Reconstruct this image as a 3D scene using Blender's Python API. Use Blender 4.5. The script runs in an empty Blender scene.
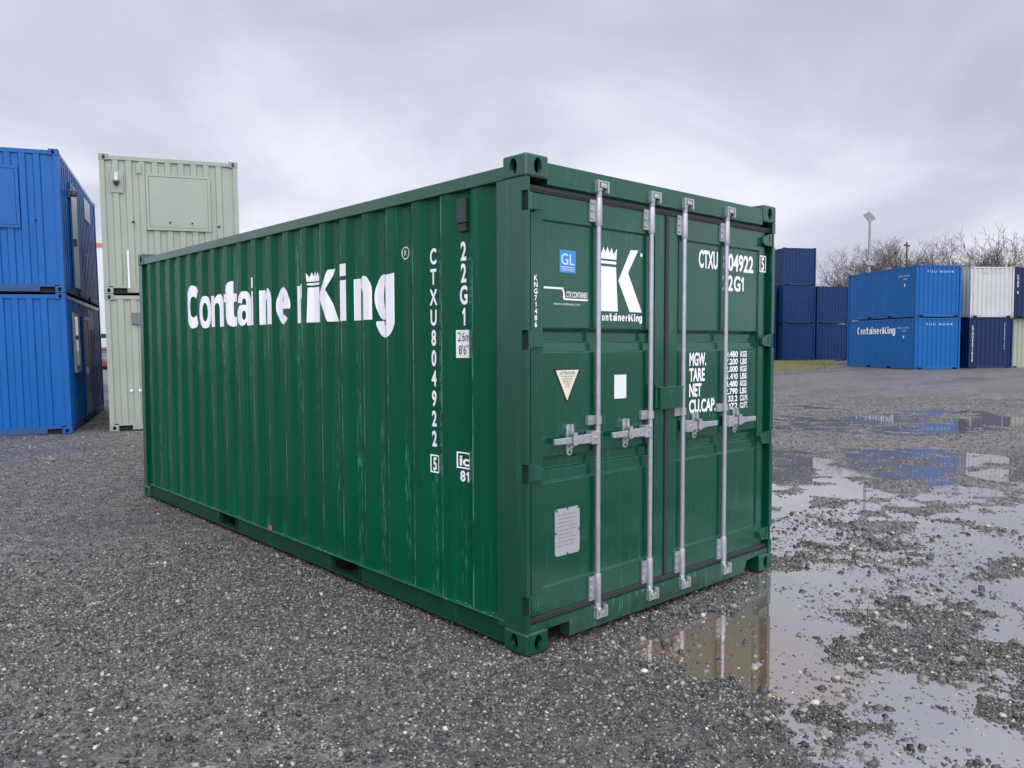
import bpy, bmesh, math, random
import numpy as np
from mathutils import Vector, Matrix
from mathutils.geometry import tessellate_polygon

SC = bpy.context.scene
COL = SC.collection
R = math.radians

# ------------------------------------------------------------------ camera
cam_d = bpy.data.cameras.new('camera')
cam_d.sensor_width = 36.0
cam_d.lens = 790.0 / 1024.0 * 36.0
cam_d.clip_start = 0.05
cam_d.clip_end = 3000
cam = bpy.data.objects.new('camera', cam_d)
COL.objects.link(cam)
cr = Vector((0.740569, -0.671975, -0.002675)); cu = Vector((0.035502, 0.03515, 0.998751)); cf = Vector((0.671042, 0.739739, -0.049888))
mw = Matrix((cr, cu, -cf)).transposed().to_4x4()
mw.translation = Vector((-2.7537, -2.9283, 1.6228))
cam.matrix_world = mw
SC.camera = cam

# ------------------------------------------------------------------ view, sky, sun
SC.view_settings.view_transform = 'Standard'
SC.view_settings.look = 'None'
SC.view_settings.exposure = 0.0
SC.view_settings.gamma = 1.0
SC.view_settings.use_curve_mapping = False
SC.cycles.max_bounces = 6
SC.cycles.use_denoising = True

SUN_EL, SUN_AZ = R(48), R(210)          # azimuth measured clockwise from +Y: behind the camera
world = bpy.data.worlds.new('World'); SC.world = world
world.use_nodes = True
nt = world.node_tree; nt.nodes.clear()
def N(t, kind, **kw):
    n = t.nodes.new(kind)
    for k, v in kw.items():
        if k in n.inputs: n.inputs[k].default_value = v
        else: setattr(n, k, v)
    return n
def LK(t, a, b): t.links.new(a, b)
out = N(nt, 'ShaderNodeOutputWorld')
bg = N(nt, 'ShaderNodeBackground', Strength=0.1)
sky = N(nt, 'ShaderNodeTexSky'); sky.sky_type = 'NISHITA'; sky.sun_disc = False
sky.sun_elevation = SUN_EL; sky.sun_rotation = SUN_AZ
tc = N(nt, 'ShaderNodeTexCoord')
sep = N(nt, 'ShaderNodeSeparateXYZ'); LK(nt, tc.outputs['Generated'], sep.inputs[0])
def M(t, op, a, b=None, clamp=False):
    n = t.nodes.new('ShaderNodeMath'); n.operation = op; n.use_clamp = clamp
    for i, v in enumerate((a, b)):
        if v is None: continue
        if isinstance(v, (int, float)): n.inputs[i].default_value = v
        else: t.links.new(v, n.inputs[i])
    return n.outputs[0]
zc = M(nt, 'ADD', M(nt, 'MAXIMUM', sep.outputs['Z'], 0.0), 0.34)
cmb = N(nt, 'ShaderNodeCombineXYZ')
LK(nt, M(nt, 'DIVIDE', sep.outputs['X'], zc), cmb.inputs['X'])
LK(nt, M(nt, 'DIVIDE', sep.outputs['Y'], zc), cmb.inputs['Y'])
cn = N(nt, 'ShaderNodeTexNoise', Scale=1.5, Detail=6.0, Roughness=0.5, Distortion=0.6)
LK(nt, cmb.outputs[0], cn.inputs['Vector'])
cn2 = N(nt, 'ShaderNodeTexNoise', Scale=0.62, Detail=3.0, Roughness=0.5)
LK(nt, cmb.outputs[0], cn2.inputs['Vector'])
cmix = M(nt, 'ADD', M(nt, 'MULTIPLY', cn.outputs['Fac'], 0.52), M(nt, 'MULTIPLY', cn2.outputs['Fac'], 0.48))
ramp = N(nt, 'ShaderNodeValToRGB'); LK(nt, cmix, ramp.inputs[0])
e = ramp.color_ramp.elements
e[0].position = 0.39; e[0].color = (5.5, 5.7, 6.75, 1)
e[1].position = 0.61; e[1].color = (9.9, 10.0, 11.1, 1)
m_ = e.new(0.5); m_.color = (7.1, 7.25, 8.35, 1)
mixs = N(nt, 'ShaderNodeMix'); mixs.data_type = 'RGBA'; mixs.inputs[0].default_value = 0.94
LK(nt, sky.outputs[0], mixs.inputs[6]); LK(nt, ramp.outputs[0], mixs.inputs[7])
# the overcast is brighter round the hidden sun
dotn = nt.nodes.new('ShaderNodeVectorMath'); dotn.operation = 'DOT_PRODUCT'
LK(nt, tc.outputs['Generated'], dotn.inputs[0])
dotn.inputs[1].default_value = (math.sin(SUN_AZ) * math.cos(SUN_EL), math.cos(SUN_AZ) * math.cos(SUN_EL), math.sin(SUN_EL))
glow = N(nt, 'ShaderNodeMapRange'); glow.interpolation_type = 'SMOOTHSTEP'
LK(nt, dotn.outputs['Value'], glow.inputs[0])
for i_, v_ in ((1, 0.25), (2, 1.0), (3, 1.0), (4, 3.4)): glow.inputs[i_].default_value = v_
vs = nt.nodes.new('ShaderNodeVectorMath'); vs.operation = 'SCALE'
LK(nt, mixs.outputs[2], vs.inputs[0]); LK(nt, glow.outputs[0], vs.inputs['Scale'])
LK(nt, vs.outputs[0], bg.inputs[0])
LK(nt, bg.outputs[0], out.inputs[0])

sun_d = bpy.data.lights.new('sun', 'SUN'); sun_d.energy = 0.55; sun_d.angle = R(40); sun_d.color = (1.0, 0.97, 0.93)
sun = bpy.data.objects.new('sun', sun_d); COL.objects.link(sun)
sd = Vector((math.sin(SUN_AZ) * math.cos(SUN_EL), math.cos(SUN_AZ) * math.cos(SUN_EL), math.sin(SUN_EL)))
sun.rotation_euler = sd.to_track_quat('Z', 'Y').to_euler()

# ------------------------------------------------------------------ materials
MATS = {}
def new_mat(name):
    m = bpy.data.materials.new(name); m.use_nodes = True
    t = m.node_tree
    return m, t, t.nodes['Principled BSDF']
def mixc(t, fac, a, b):
    n = t.nodes.new('ShaderNodeMix'); n.data_type = 'RGBA'
    for i, v in ((0, fac), (6, a), (7, b)):
        if isinstance(v, tuple): n.inputs[i].default_value = v if len(v) == 4 else v + (1,)
        elif isinstance(v, (int, float)): n.inputs[i].default_value = v
        else: t.links.new(v, n.inputs[i])
    return n.outputs[2]
def sstep(t, v, a, b):
    n = t.nodes.new('ShaderNodeMapRange'); n.interpolation_type = 'SMOOTHSTEP'
    t.links.new(v, n.inputs[0]); n.inputs[1].default_value = a; n.inputs[2].default_value = b
    return n.outputs[0]
def noise(t, vec, scale, detail=3.0, rough=0.55, stretch=None):
    if stretch:
        mp = t.nodes.new('ShaderNodeMapping'); mp.inputs['Scale'].default_value = stretch
        t.links.new(vec, mp.inputs[0]); vec = mp.outputs[0]
    n = N(t, 'ShaderNodeTexNoise', Scale=scale, Detail=detail, Roughness=rough)
    t.links.new(vec, n.inputs['Vector'])
    return n.outputs['Fac']
def scale_col(c, k): return tuple(min(1, x * k) for x in c)

def paint(name, col, rough=0.3, runs=0.25, grime=0.35, light=None, folds=None, scuff=0.0, bump=0.25):
    """weathered, wet container paint; light = colour of chalky runs and scuffs; folds = (first fold, pitch) along Y"""
    if name in MATS: return MATS[name]
    m, t, p = new_mat(name)
    o = t.nodes.new('ShaderNodeTexCoord').outputs['Object']
    s = t.nodes.new('ShaderNodeSeparateXYZ'); t.links.new(o, s.inputs[0])
    spec = 0.5
    light = light or tuple(min(1, c * 1.5 + 0.03) for c in col)
    c = mixc(t, noise(t, o, 1.3, 4), scale_col(col, 0.84), scale_col(col, 1.14))
    run = noise(t, o, 1.0, 4, 0.6, (22, 22, 0.7))
    c = mixc(t, M(t, 'MULTIPLY', sstep(t, run, 0.56, 0.74), runs), c, light)
    if scuff:
        sc = noise(t, o, 1.0, 5, 0.7, (34, 34, 5))
        patch = sstep(t, noise(t, o, 2.3, 2), 0.42, 0.6)
        c = mixc(t, M(t, 'MULTIPLY', M(t, 'MULTIPLY', sstep(t, sc, 0.54, 0.66), patch), scuff), c, light)
    if folds:
        y0, pitch = folds
        ph = M(t, 'DIVIDE', M(t, 'SUBTRACT', s.outputs['Y'], y0), pitch)
        fr = M(t, 'FRACT', M(t, 'ADD', ph, 0.5))
        d = M(t, 'ABSOLUTE', M(t, 'SUBTRACT', fr, 0.5 - 0.022))
        line = M(t, 'SUBTRACT', 1.0, sstep(t, d, 0.006, 0.030))
        ns = noise(t, o, 1.0, 5, 0.72, (14, 14, 3.8))
        c = mixc(t, M(t, 'MULTIPLY', M(t, 'MULTIPLY', line, sstep(t, ns, 0.43, 0.60)), 0.95), c, light)
        wide = M(t, 'SUBTRACT', 1.0, sstep(t, M(t, 'ABSOLUTE', M(t, 'SUBTRACT', fr, 0.5 + 0.37)), 0.05, 0.16))
        ns2 = noise(t, o, 1.0, 5, 0.7, (48, 48, 9))
        up = sstep(t, noise(t, o, 0.9, 2), 0.47, 0.6)
        c = mixc(t, M(t, 'MULTIPLY', M(t, 'MULTIPLY', M(t, 'MULTIPLY', wide, sstep(t, ns2, 0.5, 0.62)), up), 0.7), c, light)
    # mud splashed up from the yard, with a ragged edge
    gz = M(t, 'ADD', s.outputs['Z'], M(t, 'MULTIPLY', noise(t, o, 7, 4, 0.65), -0.34))
    gm = M(t, 'MULTIPLY', M(t, 'SUBTRACT', 1.0, sstep(t, gz, -0.16, 0.06)), grime)
    c = mixc(t, gm, c, (0.060, 0.054, 0.046))
    t.links.new(c, p.inputs['Base Color'])
    if name.startswith('green_'):
        p.inputs['Coat Weight'].default_value = 0.12 if 'side' in name or 'rail' in name else 0.35; p.inputs['Coat Roughness'].default_value = 0.10
    if name.startswith('green_'): p.inputs['Specular Tint'].default_value = (0.72, 1.0, 0.97, 1); p.inputs['Specular IOR Level'].default_value = 0.12 if 'side' in name or 'rail' in name else 0.75
    elif 'pale' not in name: p.inputs['Specular IOR Level'].default_value = 0.3
    rr = M(t, 'ADD', M(t, 'MULTIPLY', noise(t, o, 3.0, 4), 0.22), rough - 0.1)
    t.links.new(M(t, 'ADD', rr, M(t, 'MULTIPLY', gm, 0.3)), p.inputs['Roughness'])
    b = N(t, 'ShaderNodeBump', Strength=bump, Distance=0.004)
    hh = M(t, 'ADD', noise(t, o, 5.0, 3), M(t, 'MULTIPLY', noise(t, o, 90.0, 2), 0.12))
    t.links.new(hh, b.inputs['Height']); t.links.new(b.outputs[0], p.inputs['Normal'])
    MATS[name] = m
    return m

def plain(name, col, rough=0.5, metal=0.0, var=0.15, nscale=9.0, bump=0.0, bscale=60):
    if name in MATS: return MATS[name]
    m, t, p = new_mat(name)
    o = t.nodes.new('ShaderNodeTexCoord').outputs['Object']
    c = mixc(t, noise(t, o, nscale, 4), scale_col(col, 1 - var), scale_col(col, 1 + var))
    t.links.new(c, p.inputs['Base Color'])
    p.inputs['Metallic'].default_value = metal
    t.links.new(M(t, 'ADD', M(t, 'MULTIPLY', noise(t, o, nscale * 1.7, 3), 0.2), rough - 0.1), p.inputs['Roughness'])
    if bump:
        b = N(t, 'ShaderNodeBump', Strength=bump, Distance=0.003)
        t.links.new(noise(t, o, bscale, 3), b.inputs['Height']); t.links.new(b.outputs[0], p.inputs['Normal'])
    MATS[name] = m
    return m

GREEN = (0.0003, 0.055, 0.028); GLIGHT = (0.05, 0.25, 0.17)
m_green = paint('green_paint', GREEN, 0.24, 0.12, 0.15, GLIGHT)
m_green_side = paint('green_side_paint', (0.0003, 0.070, 0.032), 0.28, 0.2, 0.0, GLIGHT, folds=(0.457, 0.2818), bump=0.4)
m_green_door = paint('green_door_paint', (0.0003, 0.058, 0.029), 0.16, 0.1, 0.05, GLIGHT, scuff=0.14)
m_green_sill = paint('green_sill_paint', GREEN, 0.3, 0.3, 0.3, GLIGHT, scuff=0.85)
m_green_rail = paint('green_rail_paint', scale_col(GREEN, 0.85), 0.34, 0.15, 0.14, GLIGHT)
m_flange_highlight = paint('green_flange_highlight', (.004, .10, .06), 0.2, 0.3, 0.0, (0.12, 0.36, 0.27), scuff=0.9)  # lighter green and scuff colour paint in the sky's highlight on the ledge
m_green_cast = paint('green_casting_paint', scale_col(GREEN, 0.95), 0.34, 0.3, 0.0, (0.09, 0.15, 0.12), scuff=0.4)
m_white = plain('white_lettering', (0.86, 0.85, 0.88), 0.42, var=0.06, nscale=14)
m_white_worn = plain('white_lettering_worn', (0.66, 0.68, 0.68), 0.5, var=0.16, nscale=40)
m_zinc = plain('galvanised_steel', (0.42, 0.435, 0.45), 0.34, 0.6, 0.26, 16)
m_zinc_hi = plain('galvanised_casting', (0.52, 0.53, 0.54), 0.30, 0.65, 0.3, 20)
m_rubber = plain('black_rubber', (0.022, 0.022, 0.026), 0.55, var=0.3)
m_dark = plain('dark_interior', (0.008, 0.008, 0.008), 0.8)
m_blue_st = plain('blue_sticker', (0.03, 0.25, 0.58), 0.35, var=0.05)
m_cream = plain('cream_sticker', (0.70, 0.66, 0.50), 0.4, var=0.05)
m_black = plain('black_print', (0.015, 0.015, 0.015), 0.5)
m_plate = plain('stamped_plate', (0.42, 0.42, 0.43), 0.45, 0.3, 0.25, 45)
m_paper = plain('white_sticker', (0.74, 0.73, 0.73), 0.45, var=0.04)

# ------------------------------------------------------------------ mesh helpers
class MB:
    """collects shapes into one mesh"""
    def __init__(s): s.v = []; s.f = []
    def add(s, vs, fs):
        b = len(s.v); s.v += [tuple(x) for x in vs]; s.f += [tuple(b + i for i in f) for f in fs]; return s
    def box(s, x0, x1, y0, y1, z0, z1):
        return s.add([(x0, y0, z0), (x1, y0, z0), (x1, y1, z0), (x0, y1, z0), (x0, y0, z1), (x1, y0, z1), (x1, y1, z1), (x0, y1, z1)],
                     [(0, 3, 2, 1), (4, 5, 6, 7), (0, 1, 5, 4), (1, 2, 6, 5), (2, 3, 7, 6), (3, 0, 4, 7)])
    def prism(s, pts, fn, a, b):
        """extrude a 2D polygon between a and b; fn(u, v, w) -> point"""
        n = len(pts)
        vs = [fn(u, v, a) for u, v in pts] + [fn(u, v, b) for u, v in pts]
        fs = [tuple(range(n - 1, -1, -1)), tuple(range(n, 2 * n))] + [(i, (i + 1) % n, n + (i + 1) % n, n + i) for i in range(n)]
        return s.add(vs, fs)
    def tube(s, p0, p1, r0, r1=None, n=12, caps=True):
        r1 = r0 if r1 is None else r1
        p0, p1 = Vector(p0), Vector(p1); d = (p1 - p0).normalized()
        a = d.orthogonal().normalized(); b = d.cross(a)
        vs = []
        for p, r in ((p0, r0), (p1, r1)):
            for k in range(n):
                t = 2 * math.pi * k / n
                vs.append(p + (a * math.cos(t) + b * math.sin(t)) * r)
        fs = [(k, (k + 1) % n, n + (k + 1) % n, n + k) for k in range(n)]
        if caps: fs += [tuple(range(n - 1, -1, -1)), tuple(range(n, 2 * n))]
        return s.add(vs, fs)
    def lathe(s, prof, at, axis='z', n=14):
        """prof: (radius, height) list"""
        vs, fs = [], []
        for r, h in prof:
            for k in range(n):
                t = 2 * math.pi * k / n; c, q = r * math.cos(t), r * math.sin(t)
                o = {'z': (c, q, h), 'x': (h, c, q), 'y': (c, h, q)}[axis]
                vs.append((at[0] + o[0], at[1] + o[1], at[2] + o[2]))
        for i in range(len(prof) - 1):
            fs += [(i * n + k, i * n + (k + 1) % n, (i + 1) * n + (k + 1) % n, (i + 1) * n + k) for k in range(n)]
        fs += [tuple(range(n - 1, -1, -1)), tuple((len(prof) - 1) * n + k for k in range(n))]
        return s.add(vs, fs)
    def mesh(s, name, mat=None, bevel=0.0, seg=2, smooth=None):
        me = bpy.data.meshes.new(name)
        me.from_pydata(s.v, [], s.f)
        bm = bmesh.new(); bm.from_mesh(me)
        bmesh.ops.recalc_face_normals(bm, faces=bm.faces)
        if bevel:
            es = [e for e in bm.edges if len(e.link_faces) == 2 and e.calc_face_angle(0) > 0.6]
            bmesh.ops.bevel(bm, geom=es, offset=bevel, segments=seg, affect='EDGES', profile=0.6, clamp_overlap=True)
        bm.to_mesh(me); bm.free()
        if mat: me.materials.append(mat)
        if smooth:
            me.polygons.foreach_set('use_smooth', [True] * len(me.polygons))
            me.set_sharp_from_angle(angle=R(smooth))
        return me

def link(name, me, parent=None):
    o = bpy.data.objects.new(name, me); COL.objects.link(o)
    if parent: o.parent = parent
    return o
def part(name, mb, mat, parent, bevel=0.0, seg=2, smooth=None):
    return link(name, mb.mesh(name, mat, bevel, seg, smooth), parent)
def thing(name, label, cat, loc=(0, 0, 0), rot=(0, 0, 0), group=None):
    o = bpy.data.objects.new(name, None); COL.objects.link(o)
    o.empty_display_size = 0.2
    o.location = loc; o.rotation_euler = rot
    o['label'] = label; o['category'] = cat
    if group: o['group'] = group
    return o
def tag(o, label=None, cat=None, group=None, kind=None):
    for k, v in (('label', label), ('category', cat), ('group', group), ('kind', kind)):
        if v: o[k] = v
    return o

# ------------------------------------------------------------------ lettering helpers
def arc(cx, cy, rx, ry, a0, a1, n=14):
    return [(cx + rx * math.cos(R(a0 + (a1 - a0) * i / n)), cy + ry * math.sin(R(a0 + (a1 - a0) * i / n))) for i in range(n + 1)]
def full(cx, cy, rx, ry, n=24): return arc(cx, cy, rx, ry, 0, 360, n)[:-1]
GLY = {
 'C': [[arc(.16, .195, .16, .2, 48, 312, 30) + arc(.172, .195, .062, .098, -50, -310, 26)]],
 'o': [[full(.14, .138, .14, .147), full(.14, .138, .042, .085)]],
 'n': [[[(0, 0), (0, .275), (.102, .275), (.102, .238)] + arc(.19, .19, .098, .097, 130, 0, 10) + [(.288, 0), (.182, 0)] + arc(.143, .165, .039, .045, 0, 180, 8) + [(.104, 0)]]],
 't': [[[(.05, .276), (.05, .32)] + arc(.165, .315, .115, .07, 175, 90, 6) + [(.165, .276), (.235, .276), (.235, .208), (.165, .208), (.165, .115)] + arc(.2, .115, .035, .04, 180, 265, 6) + [(.235, .076), (.235, 0)] + arc(.165, .095, .115, .1, 285, 180, 8) + [(.05, .208), (0, .208), (0, .276)]]],
 'a': [[[(.27, 0), (.27, .18)] + arc(.145, .185, .125, .1, 0, 165, 12) + [(.025, .19), (.118, .185)] + arc(.142, .196, .024, .03, 180, 0, 6) + [(.166, .17)] + arc(.1, .085, .1, .088, 80, 270, 12) + [(.14, .003), (.168, .03), (.176, 0)], full(.137, .085, .026, .04, 14)]],
 'i': [[[(0, 0), (.108, 0), (.108, .275), (0, .275)]], [[(0, .303), (.108, .303), (.108, .385), (0, .385)]]],
 'e': [[arc(.13, .138, .13, .147, -10, 318, 30) + [(.152, .078)] + arc(.13, .085, .034, .04, -30, -180, 7) + [(.096, .113)], [(.098, .168)] + arc(.13, .18, .033, .05, 165, 15, 8) + [(.163, .168)]]],
 'r': [[[(0, 0), (0, .275), (.1, .275), (.1, .232)] + arc(.185, .2, .08, .085, 150, 90, 5) + [(.185, .178)] + arc(.16, .14, .054, .04, 80, 180, 6) + [(.106, 0)]]],
 'g': [[[(.142, .275), (.25, .282), (.25, -.01)] + arc(.13, -.015, .12, .105, 0, -172, 16) + [(.012, -.012), (.1, -.012)] + arc(.122, -.02, .022, .022, 160, 360, 7) + [(.144, .02)] + arc(.105, .14, .105, .145, 290, 72, 18), full(.122, .14, .026, .075, 18)]],
}
def k_glyph(sx):
    """the K with a crown on its stem"""
    q = lambda pts: [(x * sx, z) for x, z in pts]
    crown = q([(.004, .295), (-.002, .36), (.028, .325), (.045, .362), (.062, .33), (.080, .366), (.098, .33), (.115, .362), (.132, .325), (.163, .36), (.157, .295)])
    band = q([(.008, .268), (.008, .284), (.156, .284), (.156, .268)])
    stem = q([(0, 0), (.012, .253), (.154, .253), (.171, 0)])
    chev = q([(.175, .178), (.284, .360), (.354, .364), (.262, .226), (.392, 0), (.278, 0)])
    return [[crown], [band], [stem], [chev]]
GLY['K'] = k_glyph(1.14)
ADV = [('C', 0, .80), ('o', .316, .74), ('n', .598, .71), ('t', .870, .90), ('a', 1.152, .80), ('i', 1.372, .85), ('n', 1.55, .86), ('e', 1.84, 1),
       ('r', 2.175, .66), ('K', 2.365, .93), ('i', 2.83, .88), ('n', 2.985, .86), ('g', 3.25, 1)]

def shape_tris(loops):
    """loops of one glyph piece (outer + holes) -> verts2d, tris"""
    pts = [p for l in loops for p in l]
    tris = tessellate_polygon([[Vector((x, y, 0)) for x, y in l] for l in loops])
    return pts, tris
def glyphs_flat(pieces):
    V, T = [], []
    for loops, dx, dz, s in pieces:
        pts, tris = shape_tris(loops)
        b = len(V); V += [(x * s + dx, z * s + dz) for x, z in pts]; T += [tuple(b + i for i in t) for t in tris]
    return V, T
def wordmark(s=1.0):
    return glyphs_flat([([[(x * sx, z) for x, z in l] for l in loops], dx * s, 0, s) for ch, dx, sx in ADV for loops in GLY[ch]])

_tcache = {}
def text2d(txt, h, w=None, bold=0.0, spacing=1.0):
    """text as flat triangles in (u, v): cap height h, stretched to total width w; origin bottom-left"""
    if txt == '1' and w:
        return [((x - .135) * w / .56 + w / 2, y * h / .70) for x, y in ((0, .54), (0, .42), (.13, .49), (.13, 0), (.27, 0), (.27, .70), (.17, .70))], [(0, 1, 2, 6), (2, 3, 4), (2, 4, 5), (2, 5, 6)]
    if '1' in txt and len(txt) > 1:
        V, T, x = [], [], 0.0
        for ch in txt:
            if ch == ' ': x += .30; continue
            if ch == '1': v, f = [(a * .70 / .70, b) for a, b in ((0, .54), (0, .42), (.13, .49), (.13, 0), (.26, 0), (.26, .70), (.16, .70))], [(0, 1, 2, 6), (2, 3, 4), (2, 4, 5), (2, 5, 6)]
            else:
                v, f = text2d(ch, .70, None, bold)
            b = len(V); V += [(a + x, c_) for a, c_ in v]; T += [tuple(b + i for i in q) for q in f]
            x = max(a for a, c_ in V) + .085
        k = (w / (x - .085)) if w else h / .70
        return [(a * k, c_ * h / .70) for a, c_ in V], T
    key = (txt, bold, spacing)
    if key not in _tcache:
        cv = bpy.data.curves.new('t', 'FONT'); cv.body = txt; cv.size = 1.0; cv.offset = bold; cv.resolution_u = 4; cv.space_character = spacing
        ob = bpy.data.objects.new('t', cv); COL.objects.link(ob)
        dg = bpy.context.evaluated_depsgraph_get(); dg.update()
        me = bpy.data.meshes.new_from_object(ob.evaluated_get(dg))
        V = [(v.co.x, v.co.y) for v in me.vertices]; T = [tuple(p.vertices) for p in me.polygons]
        bpy.data.objects.remove(ob); bpy.data.curves.remove(cv); bpy.data.meshes.remove(me)
        _tcache[key] = (V, T)
    V, T = _tcache[key]
    xs = [v[0] for v in V]; x0, x1 = min(xs), max(xs)
    caph = 0.70
    sy = h / caph
    if len(txt) == 1 and w:
        sx = w / 0.56
        return [((x - (x0 + x1) / 2) * sx + w / 2, y * sy) for x, y in V], T
    sx = (w / (x1 - x0)) if w else sy
    return [((x - x0) * sx, y * sy) for x, y in V], T
def flat_part(name, vt, fn, mat, parent):
    V, T = vt
    return part(name, MB().add([fn(u, v) for u, v in V], T), mat, parent)
def merge2d(items):
    V, T = [], []
    for (v, t), du, dv in items:
        b = len(V); V += [(x + du, y + dv) for x, y in v]; T += [tuple(b + i for i in q) for q in t]
    return V, T

# ------------------------------------------------------------------ ISO container pieces
L20, W20, H20 = 6.058, 2.438, 2.591
def cast_mesh(name, mat, sx=1, sy=1, sz=1):
    """corner casting with three oval holes; outer corner at the origin, body towards +x +y +z times the signs"""
    X, Y, Z = 0.162, 0.178, 0.118
    mb = MB()
    def plate(w, h, hc, hr, fn, nrm_in):
        outer = [(0, 0), (w, 0), (w, h), (0, h)]
        ov = full(hc[0], hc[1], hr[0], hr[1], 20)
        pts, tris = shape_tris([outer, ov])
        mb.add([fn(u, v, 0) for u, v in pts], tris)
        n = len(ov)
        mb.add([fn(u, v, 0) for u, v in ov] + [fn(u, v, 0.028) for u, v in ov], [(i, (i + 1) % n, n + (i + 1) % n, n + i) for i in range(n)])
    plate(X, Z, (0.085, 0.059), (0.028, 0.042), lambda u, v, d: (u, d, v), 1)
    plate(Y, Z, (0.095, 0.059), (0.028, 0.042), lambda u, v, d: (d, u, v), 1)
    plate(X, Y, (0.08, 0.09), (0.033, 0.058), lambda u, v, d: (u, v, d), 1)
    mb.add([(X, 0, 0), (X, Y, 0), (X, Y, Z), (X, 0, Z), (0, Y, 0), (0, Y, Z), (0, 0, Z)], [(0, 1, 2, 3), (1, 4, 5, 2), (3, 2, 5, 6)])
    mb.v = [(x * sx, y * sy, z * sz) for x, y, z in mb.v]
    me = bpy.data.meshes.new(name); me.from_pydata(mb.v, [], mb.f)
    bm = bmesh.new(); bm.from_mesh(me)
    bmesh.ops.remove_doubles(bm, verts=bm.verts, dist=1e-5)
    bmesh.ops.recalc_face_normals(bm, faces=bm.faces)
    def corner(v): return all(min(abs(abs(c) - 0), abs(abs(c) - d)) < 1e-4 for c, d in zip(v.co, (X, Y, Z)))
    es = [e for e in bm.edges if corner(e.verts[0]) and corner(e.verts[1]) and len(e.link_faces) == 2 and e.calc_face_angle(0) > 0.6]
    bmesh.ops.bevel(bm, geom=es, offset=0.011, segments=3, affect='EDGES', profile=0.5, clamp_overlap=True)
    bm.to_mesh(me); bm.free()
    me.materials.append(mat)
    return me
CORNERS = [(i, j, k) for k in (0, 1) for j in (0, 1) for i in (0, 1)]
_castc = {}
def castings(parent, mat, W=W20, L=L20, H=H20):
    for i, j, k in CORNERS:
        key = (mat.name, i, j, k)
        if key not in _castc: _castc[key] = cast_mesh('corner_casting', mat, 1 - 2 * i, 1 - 2 * j, 1 - 2 * k)
        o = link('corner_casting', _castc[key], parent); o.location = (i * W, j * L, k * H)

def corrug(y0, y1, first, pitch, outer, slope, xo, xi):
    """profile of a corrugated sheet as (y, x) breakpoints; 'first' = far edge of the first outward flat"""
    P = [(y0, xi)]; e = first
    while e + slope < y1 - 0.01:
        for y, x in ((e - outer - slope, xi), (e - outer, xo), (e, xo), (e + slope, xi)):
            if y0 + 0.005 < y < y1 - 0.005: P.append((y, x))
        e += pitch
    P.append((y1, xi))
    return P
def sheet(P, fn, z0, z1, nz=1):
    mb = MB(); n = len(P)
    vs = [fn(y, x, z0 + (z1 - z0) * k / nz) for k in range(nz + 1) for y, x in P]
    fs = [(k * n + i, k * n + i + 1, (k + 1) * n + i + 1, (k + 1) * n + i) for k in range(nz) for i in range(n - 1)]
    return mb.add(vs, fs)

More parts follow.
